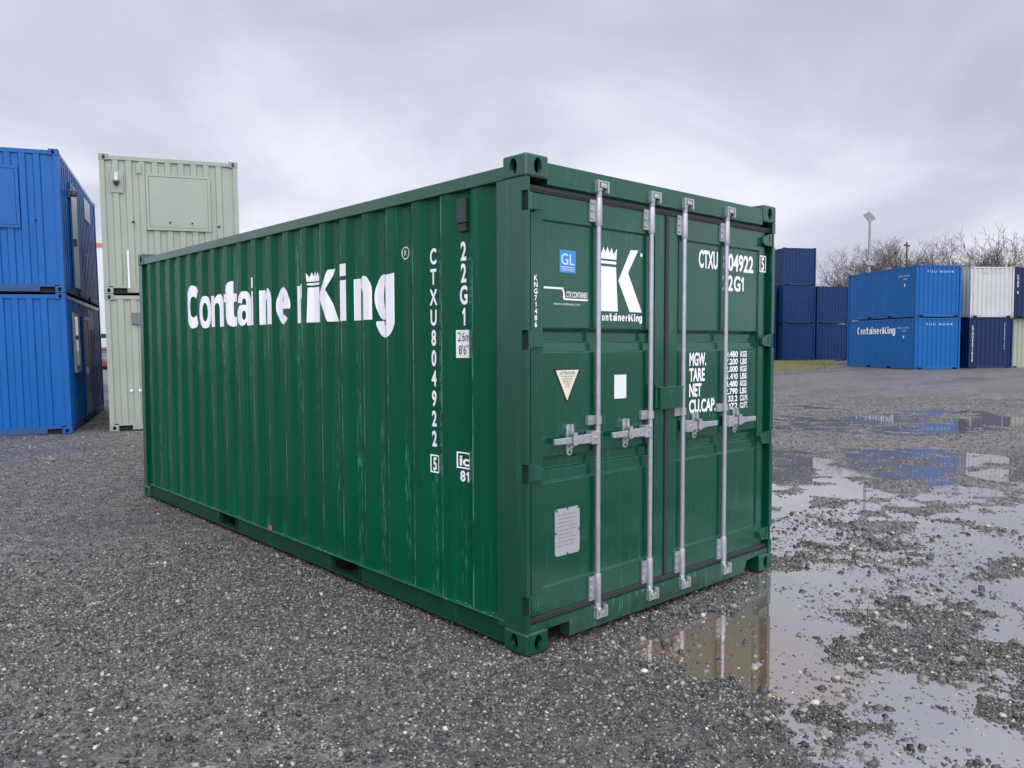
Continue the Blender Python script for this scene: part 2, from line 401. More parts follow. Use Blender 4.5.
# ------------------------------------------------------------------ the green container
def build_green():
    T = thing('shipping_container', 'large dark green shipping container with white lettering and galvanised door bars, alone in the foreground', 'container')
    W, L, H = W20, L20, H20
    castings(T, m_green_cast)
    # --- corrugated long walls
    P = corrug(0.229, L - 0.10, 0.457, 0.2818, 0.080, 0.062, 0.018, 0.046)
    part('side_wall', sheet(P, lambda y, x, z: (x, y, z), 0.150, 2.478), m_green_side, T)
    part('side_wall', sheet(P, lambda y, x, z: (W - x, y, z), 0.150, 2.478), m_green_side, T)
    Pe = corrug(0.1, W - 0.1, 0.31, 0.25, 0.075, 0.05, 0.012, 0.058)
    part('end_wall', sheet(Pe, lambda x, y, z: (x, L - y, z), 0.150, 2.478), m_green, T)
    # --- roof with shallow transverse corrugations, floor and cross members
    Pr = corrug(0.12, L - 0.12, 0.4, 0.209, 0.09, 0.03, 0.0, 0.02)
    part('roof', sheet(Pr, lambda y, x, z: (z, y, 2.542 - x), 0.05, W - 0.05), m_green, T)
    part('floor', MB().box(0.06, W - 0.06, 0.12, L - 0.08, 0.125, 0.149), m_dark, T)
    # --- rails
    for s in (0, 1):
        X = (lambda x: x) if s == 0 else (lambda x: W - x)
        mb = MB()
        def seg(y0, y1, z0, z1, xa=0.006, xb=0.05): mb.box(min(X(xa), X(xb)), max(X(xa), X(xb)), y0, y1, z0, z1)
        for y0, y1 in ((0.180, 1.667), (2.028, 3.670), (4.025, L - 0.18)): seg(y0, y1, 0.036, 0.1415, 0.024, 0.060)
        for ye in (1.667, 2.028, 3.670, 4.025): seg(ye - 0.006 if ye in (1.667, 3.670) else ye, ye if ye in (1.667, 3.670) else ye + 0.006, 0.0362, 0.1413, 0.010, 0.0238)
        seg(0.180, L - 0.18, 0.026, 0.0355, 0.006, 0.075)
        part('bottom_rail', mb, m_green_rail, T, 0.0015)
        part('rail_flange', MB().box(min(X(.002), X(.060)), max(X(.002), X(.060)), .180, L - .18, .142, .1495), m_flange_highlight, T, 0.002)
        for y0, y1 in ((1.667, 2.028), (3.670, 4.025)):
            if s == 0:
                part('forklift_pocket', MB().box(0.051, W - 0.051, y0 - 0.004, y0, 0.036, 0.124).box(0.051, W - 0.051, y1, y1 + 0.004, 0.036, 0.124), m_dark, T)
        part('top_rail', MB().box(min(X(0.006), X(0.066)), max(X(0.006), X(0.066)), 0.1785, L - 0.1785, 2.476, 2.546), m_green, T, 0.004)
    part('end_rail', MB().box(0.163, W - 0.163, L - 0.07, L - 0.006, 2.476, 2.556), m_green, T, 0.003)
    part('end_rail', MB().box(0.163, W - 0.163, L - 0.07, L - 0.006, 0.024, 0.150), m_green_rail, T, 0.003)
    # --- corner posts; the door end ones are notched for the hinges
    HZ = (2.352, 1.646, 0.955, 0.264)
    for s in (0, 1):
        X = (lambda x: x) if s == 0 else (lambda x: W - x)
        zs = [0.1185]
        for z in sorted(HZ): zs += [z - 0.050, z + 0.050]
        zs.append(2.4725)
        mb = MB()
        full_ = [(0.004, 0.002), (0.030, 0.002), (0.034, 0.006), (0.034, 0.10), (0.022, 0.10), (0.022, 0.229), (0.004, 0.229)]
        cut = [(0.020, 0.002), (0.034, 0.004), (0.034, 0.10), (0.022, 0.10), (0.022, 0.229), (0.004, 0.229), (0.004, 0.036), (0.020, 0.036)]
        for i in range(len(zs) - 1):
            mb.prism(full_ if i % 2 == 0 else cut, lambda u, v, w: (X(u), v, w), zs[i], zs[i + 1])
        po = part('corner_post', mb, m_green, T)
        for z in HZ: part('hinge_slot_shade', MB().box(min(X(.0175), X(.0198)), max(X(.0175), X(.0198)), .006, .0355, z - .0485, z + .0485), m_dark, po)  # near-black plate lining the notch paints in its deep shade
        part('corner_post', MB().box(min(X(0.004), X(0.08)), max(X(0.004), X(0.08)), L - 0.10, L - 0.004, 0.1185, 2.4725), m_green, T, 0.004)
        part('door_gasket', MB().box(min(X(0.0345), X(0.072)), max(X(0.0345), X(0.072)), 0.062, 0.11, 0.152, 2.44), m_rubber, T)
    # --- door header and sill
    mb = MB().box(0.163, W - 0.163, 0.010, 0.10, 2.474, 2.560)
    mb.prism([(0.010, 2.4735), (0.10, 2.4735), (0.10, 2.440), (0.034, 2.440), (0.012, 2.452)], lambda u, v, w: (w, u, v), 0.163, W - 0.163)
    part('door_header', mb, m_green_door, T)
    mb = MB().prism([(0.163, 0.120), (0.163, 0.152), (W - 0.163, 0.152), (W - 0.163, 0.120), (2.125, 0.112), (2.085, 0.030), (0.335, 0.030), (0.335, 0.112), (0.165, 0.112)],
                    lambda u, v, w: (u, w, v), 0.012, 0.09)
    mb.box(0.036, 0.1625, 0.014, 0.09, 0.1185, 0.152).box(W - 0.1625, W - 0.036, 0.014, 0.09, 0.1185, 0.152)
    part('door_sill', mb, m_green_sill, T)
    part('forklift_pocket', MB().box(0.165, W - 0.165, 0.30, 0.304, 0.03, 0.124), m_dark, T)
    part('door_gasket', MB().box(0.036, W - 0.036, 0.030, 0.09, 0.1525, 0.186), m_rubber, T, 0.006)
    part('door_gasket', MB().box(0.036, W - 0.036, 0.030, 0.09, 2.408, 2.4395).box(0.036, W - 0.036, 0.026, 0.036, 2.418, 2.426), m_rubber, T)
    part('door_gasket', MB().box(1.204, 1.234, 0.030, 0.08, 0.187, 2.407), m_rubber, T, 0.006)
    # --- the two door leaves
    for s in (0, 1):
        X = (lambda x: x) if s == 0 else (lambda x: W - x)
        a, b = 0.0725, 1.2035
        pa, pb = 0.155, 1.105
        yf, yp, yr = 0.040, 0.050, 0.076
        z0, z1 = 0.187, 2.4075
        mb = MB()
        fx = lambda x, y, z: (X(x), y, z)
        def quad(*q): mb.add([fx(*c) for c in q], [(0, 1, 2, 3)])
        quad((a, yf, z0), (pa, yf, z0), (pa, yf, z1), (a, yf, z1)); quad((pb, yf, z0), (b, yf, z0), (b, yf, z1), (pb, yf, z1))
        prof = [(yf, z0), (yf, .324), (yp, .331), (yp, .884), (yp + .011, .891), (yp + .013, .950), (yr, .958), (yr, 1.004), (yp, 1.025), (yp, 1.580), (yp + .011, 1.587), (yp + .013, 1.630), (yr, 1.638), (yr, 1.690), (yp, 1.711), (yp, 2.268), (yf, 2.276), (yf, z1)]
        for (ya, za), (yb, zb) in zip(prof, prof[1:]): quad((pa, ya, za), (pb, ya, za), (pb, yb, zb), (pa, yb, zb))
        for xx, off in ((pa, 0), (pb, 0)):
            for (ya, za), (yb, zb) in zip(prof, prof[1:]):
                if max(ya, yb) > yf: quad((xx, yf, za), (xx, ya, za), (xx, yb, zb), (xx, yf, zb))
        # edges of the leaf
        mb.box(min(X(a), X(b)), max(X(a), X(b)), 0.088, 0.095, z0, z1)
        for q in (((a, yf, z0), (a, .088, z0), (a, .088, z1), (a, yf, z1)), ((b, yf, z0), (b, .088, z0), (b, .088, z1), (b, yf, z1)),
                  ((a, yf, z0), (b, yf, z0), (b, .088, z0), (a, .088, z0)), ((a, yf, z1), (b, yf, z1), (b, .088, z1), (a, .088, z1))): quad(*q)
        me = bpy.data.meshes.new('door'); me.from_pydata(mb.v, [], mb.f)
        bm = bmesh.new(); bm.from_mesh(me); bmesh.ops.remove_doubles(bm, verts=bm.verts, dist=1e-5)
        bmesh.ops.recalc_face_normals(bm, faces=bm.faces)
        es = [e for e in bm.edges if len(e.link_faces) == 2 and e.calc_face_angle(0) > 0.25]
        bmesh.ops.bevel(bm, geom=es, offset=0.003, segments=2, affect='EDGES', profile=0.5, clamp_overlap=True)
        bm.to_mesh(me); bm.free(); me.materials.append(m_green_door)
        D = link('door', me, T)
        for z in HZ:
            mb = MB()
            mb.prism([(0.046, z - .042), (0.046, z + .042), (0.075, z + .042), (0.140, z + .016), (0.140, z - .024), (0.080, z - .042)],
                     lambda u, v, w: (X(u), w, v), 0.014, 0.0395)
            mb.lathe([(.013, z - .044), (.013, z + .044)], (X(0.048), 0.016, 0), 'z', 14)
            mb.box(min(X(.060), X(.135)), max(X(.060), X(.130)), 0.004, 0.0138, z - .040, z - .028)
            part('hinge', mb, m_green_door, D, 0.003)
    # --- locking bars with their brackets, cams and handles
    def bar(x, side):
        y = 0.022
        mb = MB().lathe([(.0155, .165), (.0155, 2.455)], (x, y, 0), 'z', 18)
        B = part('locking_bar', mb, m_zinc, T, smooth=40)
        for z0, z1 in ((.168, .318), (2.288, 2.424)):
            mb = MB().lathe([(.0185, z0 - .012), (.0215, z0), (.0215, z1), (.0185, z1 + .010)], (x, y, 0), 'z', 18)
            mb.box(x - .062, x - .012, .026, .0385, z0 + .01, z1 - .005)
            mb.box(x + .012, x + .036, .026, .0385, z0 + .01, z1 - .005)
            for f in (.2, .5, .8):
                mb.lathe([(.009, .019), (.009, .026)], (x - .046, 0, z0 + .005 + (z1 - z0) * f), 'y', 8)
            part('bar_bracket', mb, m_zinc, B, smooth=40)
        # cams and the keepers welded to header and sill
        for zc, up in ((2.438, 1), (.162, -1)):
            mb = MB().lathe([(.0200, zc - up * .004), (.0200, zc + up * .030), (.0255, zc + up * .034), (.0255, zc + up * .044), (.015, zc + up * .048)], (x, y, 0), 'z', 14)
            mb.box(x - .016, x + .034, -.012, .030, min(zc + up * .046, zc + up * .072), max(zc + up * .046, zc + up * .072))
            part('cam', mb, m_zinc_hi, B, 0.002, smooth=40)
            mb = MB()
            za, zb = sorted((zc + up * .018, zc + up * .084))
            mb.box(x - .044, x - .029, -.016, .0115, za, zb).box(x + .036, x + .050, -.016, .0115, za, zb)
            zc1, zc2 = sorted((zc + up * .0725, zc + up * .0835))
            mb.box(x - .0285, x + .0355, -.014, .0115, zc1, zc2)
            part('cam_keeper', mb, m_zinc, B, 0.002)
        # guide collar
        mb = MB().lathe([(.0225, 1.178), (.0225, 1.222)], (x, y, 0), 'z', 16)
        mb.box(x - .074, x - .016, .028, .0485, 1.174, 1.226)
        mb.lathe([(.008, .022), (.008, .028)], (x - .054, 0, 1.200), 'y', 8)
        part('guide_bracket', mb, m_zinc, B, smooth=40)
        # handle: hub clamp, flat lever that narrows to its end, catch plate with two eyes
        d = side
        zc = 1.105
        mb = MB().box(min(x + d * .012, x + d * .078), max(x + d * .012, x + d * .078), -.006, .044, zc - .036, zc + .036)
        mb.lathe([(.010, -.012), (.010, -.006)], (x + d * .046, 0, zc), 'y', 10)
        hx = lambda u: x + d * u
        mb.prism([(.0785, zc - .028), (.0785, zc + .024), (.20, zc + .021), (.245, zc + .016), (.358, zc + .015), (.363, zc + .010), (.363, zc - .012), (.358, zc - .017), (.24, zc - .018), (.2, zc - .026)],
                 lambda u, v, w: (hx(u), w, v), .002, .018)
        part('handle', mb, m_zinc_hi, B, 0.003)
        cx = x + d * (.214 if d < 0 else .150)
        pts = arc(cx, zc + .062, .022, .022, 0, 180, 8) + arc(cx, zc - .066, .022, .022, 180, 360, 8)
        mb = MB().prism(pts, lambda u, v, w: (u, w, v), .036, .0485)
        mb.box(cx - .013, cx + .013, -.012, .036, zc + .026, zc + .040).box(cx - .015, cx + .015, -.012, -.003, zc - .030, zc + .0255)
        mb.box(cx - .013, cx + .013, .0185, .036, zc - .046, zc - .032)
        mb.prism([(cx - .012, zc + .041), (cx + .012, zc + .041), (cx + .006, zc + .085), (cx - .006, zc + .085)], lambda u, v, w: (u, w, v), .012, .0355)
        part('handle_catch', mb, m_zinc_hi, B, 0.002)
        for dz in (.066, -.070): part('bolt', MB().lathe([(.009, .0345), (.009, .0355)], (cx, 0, zc + dz), 'y', 12), m_rubber, B)
    for x, s in ((.573, -1), (1.045, -1), (1.374, 1), (1.845, 1)): bar(x, s)
    # --- lock box across the joint of the doors
    mb = MB().box(1.112, 1.335, -.004, .0395, 1.228, 1.352).box(1.106, 1.345, -.008, .036, 1.3525, 1.362)
    mb.box(1.052 + .03, 1.1115, .010, .0395, 1.236, 1.380)
    part('lock_box', mb, m_green_door, T, 0.003)
    # --- vent near the top of the long wall
    mb = MB().box(.018, .0455, .508, .590, 2.300, 2.435)
    part('vent', mb, plain('vent_grey', (0.020, 0.042, 0.036), 0.5), T, 0.006)
    part('vent', MB().box(.026, .0455, .516, .583, 2.252, 2.2995), m_rubber, T, 0.006)
    # --- painted lettering on the corrugated wall follows its folds
    ys = [p[0] for p in P]; xs = [p[1] for p in P]
    def prof(y): return float(np.interp(y, ys, xs))
    def wall_text(name, vt, y_start, z0, mat, off=0.0022):
        V, Tn = vt
        bm = bmesh.new()
        bv = [bm.verts.new((y_start - u, 0, z0 + v)) for u, v in V]
        for t in Tn:
            try: bm.faces.new([bv[i] for i in t])
            except ValueError: pass
        lo = y_start - max(u for u, v in V); hi = y_start - min(u for u, v in V)
        for y in ys:
            if lo < y < hi:
                bmesh.ops.bisect_plane(bm, geom=bm.verts[:] + bm.edges[:] + bm.faces[:], plane_co=(y, 0, 0), plane_no=(1, 0, 0), dist=1e-6)
        for v in bm.verts: v.co = Vector((prof(v.co.x) - off, v.co.x, v.co.z))
        me = bpy.data.meshes.new(name); bm.to_mesh(me); bm.free(); me.materials.append(mat)
        return link(name, me, T)
    wall_text('wordmark', wordmark(), 4.715, 1.787, m_white)
    # registered mark
    ring = glyphs_flat([([full(0, 0, .040, .040, 24), full(0, 0, .033, .033, 24)], 0, 0, 1)])
    wall_text('registered_mark', merge2d([(ring, 0, 0), (text2d('R', .036), -.013, -.018)]), 1.125, 2.185, m_white_worn)
    for i, ch in enumerate('CTXU804922'):
        if i == 0: col = []
        col.append((text2d(ch, .088, .052, 0.030), .004, -i * .1195))
    wall_text('container_number', merge2d(col), .872, 2.098, m_white)
    def box_outline(w, h, t): return shape_tris([[(0, 0), (w, 0), (w, h), (0, h)], [(t, t), (w - t, t), (w - t, h - t), (t, h - t)]])
    wall_text('check_digit', merge2d([(box_outline(.085, .108, .009), 0, 0), (text2d('5', .074, .045, 0.030), .020, .017)]), .882, .862, m_white)
    wall_text('size_code', merge2d([(text2d(ch, .100, .056, 0.030), .004, -i * .1225) for i, ch in enumerate('22G1')]), .590, 2.098, m_white)
    wall_text('height_sticker', ([(0, 0), (.118, 0), (.118, .158), (0, .158)], [(0, 1, 2, 3)]), .618, 1.548, m_paper)
    wall_text('height_marking', merge2d([(text2d('2.6m', .052, .098), .010, .094), (text2d('8\'6"', .052, .085), .016, .020)]), .618, 1.548, m_black, .0034)
    wall_text('approval_mark', merge2d([(box_outline(.118, .094, .008), 0, .072), (text2d('ic', .058, .085, .03), .017, .090), (text2d('81', .058, .080, 0.030), .020, 0)]), .618, .846, m_white)
    # --- lettering, stickers and plate on the doors
    dp = lambda y: (lambda u, v: (u, y, v))
    def door_text(name, vt, x, z, mat, y=0.0478): return flat_part(name, merge2d([(vt, x, z)]), dp(y), mat, T)
    door_text('crowned_letter', glyphs_flat([(l, 0, 0, 1.0) for l in k_glyph(1.0)]), .600, 1.811, m_white)
    door_text('registered_mark', glyphs_flat([([full(0, 0, .012, .012, 16)], 0, 0, 1)]), .984, 2.150, m_white_worn)
    wm = wordmark(.113)
    door_text('wordmark', wm, .598, 1.757, m_white)
    quad = lambda w, h: ([(0, 0), (w, 0), (w, h), (0, h)], [(0, 1, 2, 3)])
    door_text('blue_sticker', quad(.126, .122), .291, 2.008, m_blue_st)
    door_text('sticker_lettering', merge2d([(text2d('GL', .060, .100), .013, .044), (quad(.112, .003), .007, .030), (text2d('CERTIFIED', .016, .104), .011, .009)]), .291, 2.008, m_paper, .0466)
    door_text('maker_logo', merge2d([(quad(.150, .010), 0, .056), (([(.140, .056), (.158, .053), (.168, .012), (.158, .000), (.150, .010), (.152, .040)], [(0, 1, 2, 3, 4, 5)]), -.004, 0),
              (text2d('CTX CONTAINEX', .030, .170, .02), .172, .016), (quad(.186, .009), .158, 0)]), .172, 1.862, m_white)
    door_text('web_address', text2d('www.containex.com', .015, .205), .245, 1.834, m_white_worn)
    flat_part('serial_number', merge2d([(text2d(ch, .026, .021, .03), 0, -i * .0345) for i, ch in enumerate('KNG71486')]), lambda u, v: (.095 + u, .0378, 1.956 + v), m_white, T)
    door_text('warning_triangle', ([(0, 0), (.106, .192), (-.102, .192)], [(0, 1, 2)]), .350, 1.300, m_black)
    door_text('warning_triangle', ([(0, .018), (.092, .184), (-.088, .184)], [(0, 1, 2)]), .350, 1.300, m_cream, .0466)
    door_text('warning_lettering', merge2d([(text2d('ATTENTION', .015, .115), -.056, .160), (text2d('THIS CONTAINER MUST BE', .007, .098), -.048, .146), (text2d('SECURED AND DRY', .007, .080), -.039, .132),
              (text2d('BEFORE IT IS', .007, .060), -.030, .118), (text2d('LOADED', .007, .044), -.022, .104), (text2d('OR MOVED', .007, .040), -.020, .090)]), .350, 1.300, m_black, .0456)
    door_text('white_sticker', quad(.108, .138), .743, 1.308, m_paper)
    mb = MB().prism([(.256 + .012, .471), (.45 - .012, .471), (.45, .483), (.45, .718), (.438, .730), (.268, .730), (.256, .718), (.256, .483)], lambda u, v, w: (u, w, v), .0462, .0495)
    pl = part('data_plate', mb, m_plate, T)
    for u, v in ((.353, .726), (.267, .722), (.440, .722), (.260, .6), (.446, .6), (.353, .476)): part('rivet', MB().lathe([(.006, .0430), (.006, .0462)], (u, 0, v), 'y', 8), m_rubber, pl)
    pt = MB()
    rows = merge2d([(text2d(t, .009, w), .275, .69 - i * .021) for i, (t, w) in enumerate([('CSC SAFETY APPROVAL', .15), ('DATE MANUFACTURED', .14), ('IDENTIFICATION NO', .13), ('MAXIMUM GROSS MASS', .15), ('ALLOWABLE STACKING', .15), ('RACKING TEST LOAD', .12), ('APPROVED FOR TRANSPORT', .15), ('UNDER CUSTOMS SEAL', .14), ('TYPE OF CONTAINER', .13)])])
    pt.add([(u, .0456, v) for u, v in rows[0]], rows[1])
    part('plate_lettering', pt, plain('plate_print', (0.2, 0.2, 0.21), 0.5), pl)
    door_text('container_number', merge2d([(text2d('CTXU', .108, .215, .030), 1.570, 2.119), (text2d('804922', .108, .378, .030), 1.845, 2.119)]), 0, 0, m_white)
    flat_part('check_digit', merge2d([(box_outline(.082, .116, .008), 0, 0), (text2d('5', .086, .046, .030), .018, .015)]), lambda u, v: (2.293 + u - .004, .0378, 2.128 + v), m_white, T)
    door_text('size_code', text2d('22G1', .098, .262, .030), 1.840, 1.984, m_white)
    rows = [('MGW.', .185, 1.486), ('TARE', .170, 1.386), ('NET', .135, 1.287), ('CU.CAP.', .300, 1.184)]
    door_text('weight_marking', merge2d([(text2d(t, .080, w, .032), 1.477, z) for t, w, z in rows]), 0, 0, m_white)
    nums = ['30.480', '67.200', '2.000', '4.410', '28.480', '62.790', '33.2', '1.172']; uns = ['KGS', 'LBS', 'KGS', 'LBS', 'KGS', 'LBS', 'CU.M.', 'CU.FT.']
    it = []
    for i, (a, u) in enumerate(zip(nums, uns)):
        z = 1.535 - i * .0505
        w = .034 * len(a.replace('.', '')) + .012
        it += [(text2d(a, .038, w, .030), 2.040 - w, z), (text2d(u, .038, .082 if i < 6 else .098, .030), 2.072, z)]
    it.append((quad(.075, .018), 1.775, 1.192))
    door_text('weight_marking', merge2d(it), 0, 0, m_white)
    # --- small red sticker low on the long wall
    part('red_sticker', MB().box(.0092, .0118, 2.965, 3.030, .152, .185), plain('red_sticker', (.45, .09, .04), .5), T)
    return T
build_green()

# ------------------------------------------------------------------ stacked containers
def std_shell(T, key, mp, L=L20, W=W20, H=H20, coarse=False, mcast=None, mrail=None, seal=True):
    mcast = mcast or mp; mrail = mrail or mp
    castings(T, mcast, W, L, H)
    P = corrug(0.08, L - 0.08, 0.3, 0.2818, 0.073, 0.069, 0.010, 0.046)
    if coarse: Pe = corrug(0.09, W - 0.09, 0.318, 0.2265, 0.095, 0.018, 0.012, 0.040)
    else: Pe = corrug(0.09, W - 0.09, 0.29, 0.25, 0.085, 0.045, 0.012, 0.056)
    part('side_wall', sheet(P, lambda y, x, z: (x, y, z), 0.14, H - 0.09), mp, T)
    part('side_wall', sheet(P, lambda y, x, z: (W - x, y, z), 0.14, H - 0.09), mp, T)
    part('end_wall', sheet(Pe, lambda x, y, z: (x, y, z), 0.14, H - 0.09), mp, T)
    part('end_wall', sheet(Pe, lambda x, y, z: (x, L - y, z), 0.14, H - 0.09), mp, T)
    part('roof', MB().box(0.06, W - 0.06, 0.06, L - 0.06, H - 0.05, H - 0.028), mp, T)
    part('floor', MB().box(0.06, W - 0.06, 0.06, L - 0.06, 0.004, 0.138), m_dark, T)
    for i in (0, 1):
        for j in (0, 1):
            X = (0.004, 0.092) if i == 0 else (W - 0.092, W - 0.004)
            Y = (0.004, 0.082) if j == 0 else (L - 0.082, L - 0.004)
            part('corner_post', MB().box(*X, *Y, 0.1185, H - 0.1185), mp, T, 0.005)
    for i in (0, 1):
        X = (0.006, 0.056) if i == 0 else (W - 0.056, W - 0.006)
        part('top_rail', MB().box(*X, 0.179, L - 0.179, H - 0.10, H - 0.03), mp, T)
        mb = MB()
        for y0, y1 in ((0.179, 1.95), (2.31, L - 2.31), (L - 1.95, L - 0.179)): mb.box(*X, y0, y1, 0.03, 0.15)
        for y0, y1 in ((1.95, 2.31), (L - 2.31, L - 1.95)): mb.box(*X, y0, y1, 0.13, 0.15)
        part('bottom_rail', mb, mrail, T)
        Y = (0.006, 0.056) if i == 0 else (L - 0.056, L - 0.006)
        part('top_rail', MB().box(0.163, W - 0.163, *Y, H - 0.10, H - 0.03), mp, T)
        mb = MB().box(0.40, W - 0.40, *Y, 0.022, 0.105).box(0.163, W - 0.163, *Y, 0.1055, 0.15)
        part('bottom_rail', mb, mrail, T)

def rotx(ang): return (math.cos(ang), math.sin(ang))

# --- left: blue cabins and pale green cabins, two high
BLUE = (0.0003, 0.095, 0.33)
m_blue = paint('cabin_blue_paint', BLUE, 0.3, 0.22, 0.2, (0.02, 0.18, 0.56))
m_olive = paint('cabin_pale_green_paint', (0.30, 0.335, 0.268), 0.42, 0.18, 0.2, (0.40, 0.43, 0.36))
m_rail_blue = paint('cabin_blue_rail', scale_col(BLUE, 0.9), 0.4, 0.2, 0.6, (0.03, 0.20, 0.60))
m_frame = plain('white_frame', (0.78, 0.79, 0.80), 0.35)
m_glass = None
def glass_mat():
    m, t, p = new_mat('dark_glass')
    p.inputs['Base Color'].default_value = (0.03, 0.035, 0.04, 1); p.inputs['Roughness'].default_value = 0.05
    p.inputs['Specular IOR Level'].default_value = 0.8
    return m
m_glass = glass_mat()
m_doorgrey = plain('grey_door_leaf', (0.42, 0.43, 0.44), 0.4)
m_notice = plain('white_notice', (0.72, 0.73, 0.74), 0.5)

def shutter(T, x0, x1, z0, z1, mp):
    mb = MB().box(x0 - .05, x1 + .05, -.004, .0115, z1, z1 + .05).box(x0 - .05, x1 + .05, -.012, .0115, z0 - .05, z0)
    mb.box(x0 - .05, x0, -.004, .0115, z0, z1).box(x1, x1 + .05, -.004, .0115, z0, z1)
    S = part('window_shutter', MB().box(x0 + .006, x1 - .006, .002, .0115, z0 + .006, z1 - .006), mp, T, 0.003)
    part('shutter_frame', mb, mp, S, 0.002)
    part('shutter_bolt', MB().lathe([(.018, -.010), (.018, .002)], (x0 + (x1 - x0) * .34, 0, z0 + .10), 'y', 10).lathe([(.018, -.010), (.018, .002)], (x0 + (x1 - x0) * .72, 0, z0 + .10), 'y', 10), m_dark, S)
def plug(T, x, z, m=None, r=.022):
    part('lifting_eye', MB().lathe([(r, -.002), (r, .013)], (x, 0, z), 'y', 12), m or m_dark, T)

rz = R(-20)
TILT_B, TILT_O = R(-1.05), R(-0.72)
def stack_pos(base, rotz, tilt, k):
    """base point of the k-th unit of a stack that leans a little on the uneven yard"""
    mrot = Matrix.Rotation(rotz, 4, 'Z') @ Matrix.Rotation(tilt, 4, 'Y')
    return Vector(base) + mrot @ Vector((0, 0, k * (H20 + .004))), mrot.to_euler()

bx, by = 0.9966, 13.299
base_b = Vector((bx, by, 0)) - W20 * Vector((math.cos(rz), math.sin(rz), 0)) + Vector((0, 0, W20 * math.sin(-TILT_B) * -1 + 0.0))
cabins = []
for k in (0, 1):
    loc, rot = stack_pos(base_b, rz, TILT_B, k)
    lab = ('upper blue office cabin at the left edge, with a shutter and a pale door' if k else
           'lower blue office cabin at the left edge, standing on the gravel')
    T = thing('office_cabin', lab, 'cabin', loc, rot, 'blue cabins stacked at the left')
    std_shell(T, 'blue', m_blue, coarse=True, mrail=m_rail_blue)
    W = W20
    if k:
        shutter(T, W - 1.75, W - .70, 1.20, 2.20, m_blue)
        plug(T, W - .405, 1.30)
        # door high in the side wall with a lamp
        D = part('door', MB().box(W - .005, W + .012, 1.36, 2.30, .20, 2.16), m_frame, T, 0.004)
        part('door_frame', MB().box(W - .008, W + .022, 1.29, 1.355, .16, 2.24).box(W - .008, W + .022, 2.305, 2.37, .16, 2.24).box(W - .008, W + .022, 1.3555, 2.3045, 2.165, 2.24), m_blue, D)
        part('door_handle', MB().box(W + .012, W + .06, 1.50, 1.56, 1.02, 1.16), m_black, D, 0.004)
        part('wall_lamp', MB().lathe([(.05, 0), (.075, .02), (.075, .10), (.04, .13)], (W + .08, 1.24, 1.95), 'z', 14).box(W - .004, W + .02, 1.19, 1.29, 1.93, 2.09), plain('lamp_grey', (.12, .13, .14), .3), T)
        part('notice', MB().box(W - .004, W + .006, 3.75, 4.75, 1.88, 2.36), m_notice, T)
    else:
        Wd = part('window', MB().box(W - .006, W + .014, .92, 1.55, 1.16, 2.20), m_glass, T)
        part('window_frame', MB().box(W - .008, W + .026, .85, .915, 1.10, 2.26).box(W - .008, W + .026, 1.555, 1.62, 1.10, 2.26).box(W - .008, W + .026, .9155, 1.5545, 2.205, 2.26).box(W - .008, W + .040, .9155, 1.5545, 1.10, 1.155), plain('grey_frame', (.25, .27, .30), .4), Wd)
        D = part('door', MB().box(W - .005, W + .014, 2.38, 3.16, .17, 2.16), m_doorgrey, T, 0.004)
        part('door_frame', MB().box(W - .008, W + .026, 2.30, 2.375, .15, 2.24).box(W - .008, W + .026, 3.165, 3.24, .15, 2.24).box(W - .008, W + .026, 2.3755, 3.1645, 2.165, 2.24), m_blue, D)
        part('door_handle', MB().box(W + .0145, W + .065, 2.44, 2.50, 1.02, 1.16), m_zinc, D, 0.004)
        part('notice', MB().box(W - .004, W + .006, 3.55, 4.40, 1.98, 2.42), m_notice, T)

ox, oy = 1.592, 13.150
for k in (0, 1):
    loc, rot = stack_pos(Vector((ox, oy, 0)), R(-20), TILT_O, k)
    lab = ('upper pale green office cabin with a large closed shutter and small lamp' if k else
           'lower pale green office cabin, half hidden behind the far end of the green container')
    T = thing('office_cabin', lab, 'cabin', loc, rot, 'pale green cabins stacked behind the green container')
    std_shell(T, 'olive', m_olive, coarse=True)
    if k:
        shutter(T, .83, 1.87, 1.26, 2.22, m_olive)
        plug(T, .545, 1.345); plug(T, 2.06, 1.32)
        part('vent_cover', MB().box(.63, .715, -.010, .0115, 2.26, 2.44), m_olive, T, 0.005)
        part('wall_recess', MB().box(.185, .400, -.001, .0115, 1.88, 2.275), plain('recess_grey_green', (.30, .33, .25), .5), T, 0.004)
        lm = part('wall_lamp', MB().lathe([(.018, 2.18), (.045, 2.165), (.058, 2.12), (.055, 2.085)], (.285, -.05, 0), 'z', 16).box(.255, .315, -.03, -.0015, 2.15, 2.25), m_zinc, T, smooth=50)
        part('lamp_glass', MB().lathe([(.050, 2.084), (.050, 2.05), (.034, 2.018), (.012, 2.006)], (.285, -.05, 0), 'z', 16), m_glass, lm, smooth=50)
        part('white_batten', MB().box(.415, .448, -.012, .0115, .10, .81), m_notice, T)
    else:
        part('wall_socket', MB().box(.45, .60, -.03, .0115, 2.02, 2.24), plain('lamp_grey', (.12, .13, .14), .3), T, 0.006)
        plug(T, .395, .765, m_notice, .026); plug(T, .55, .765, m_notice, .026)

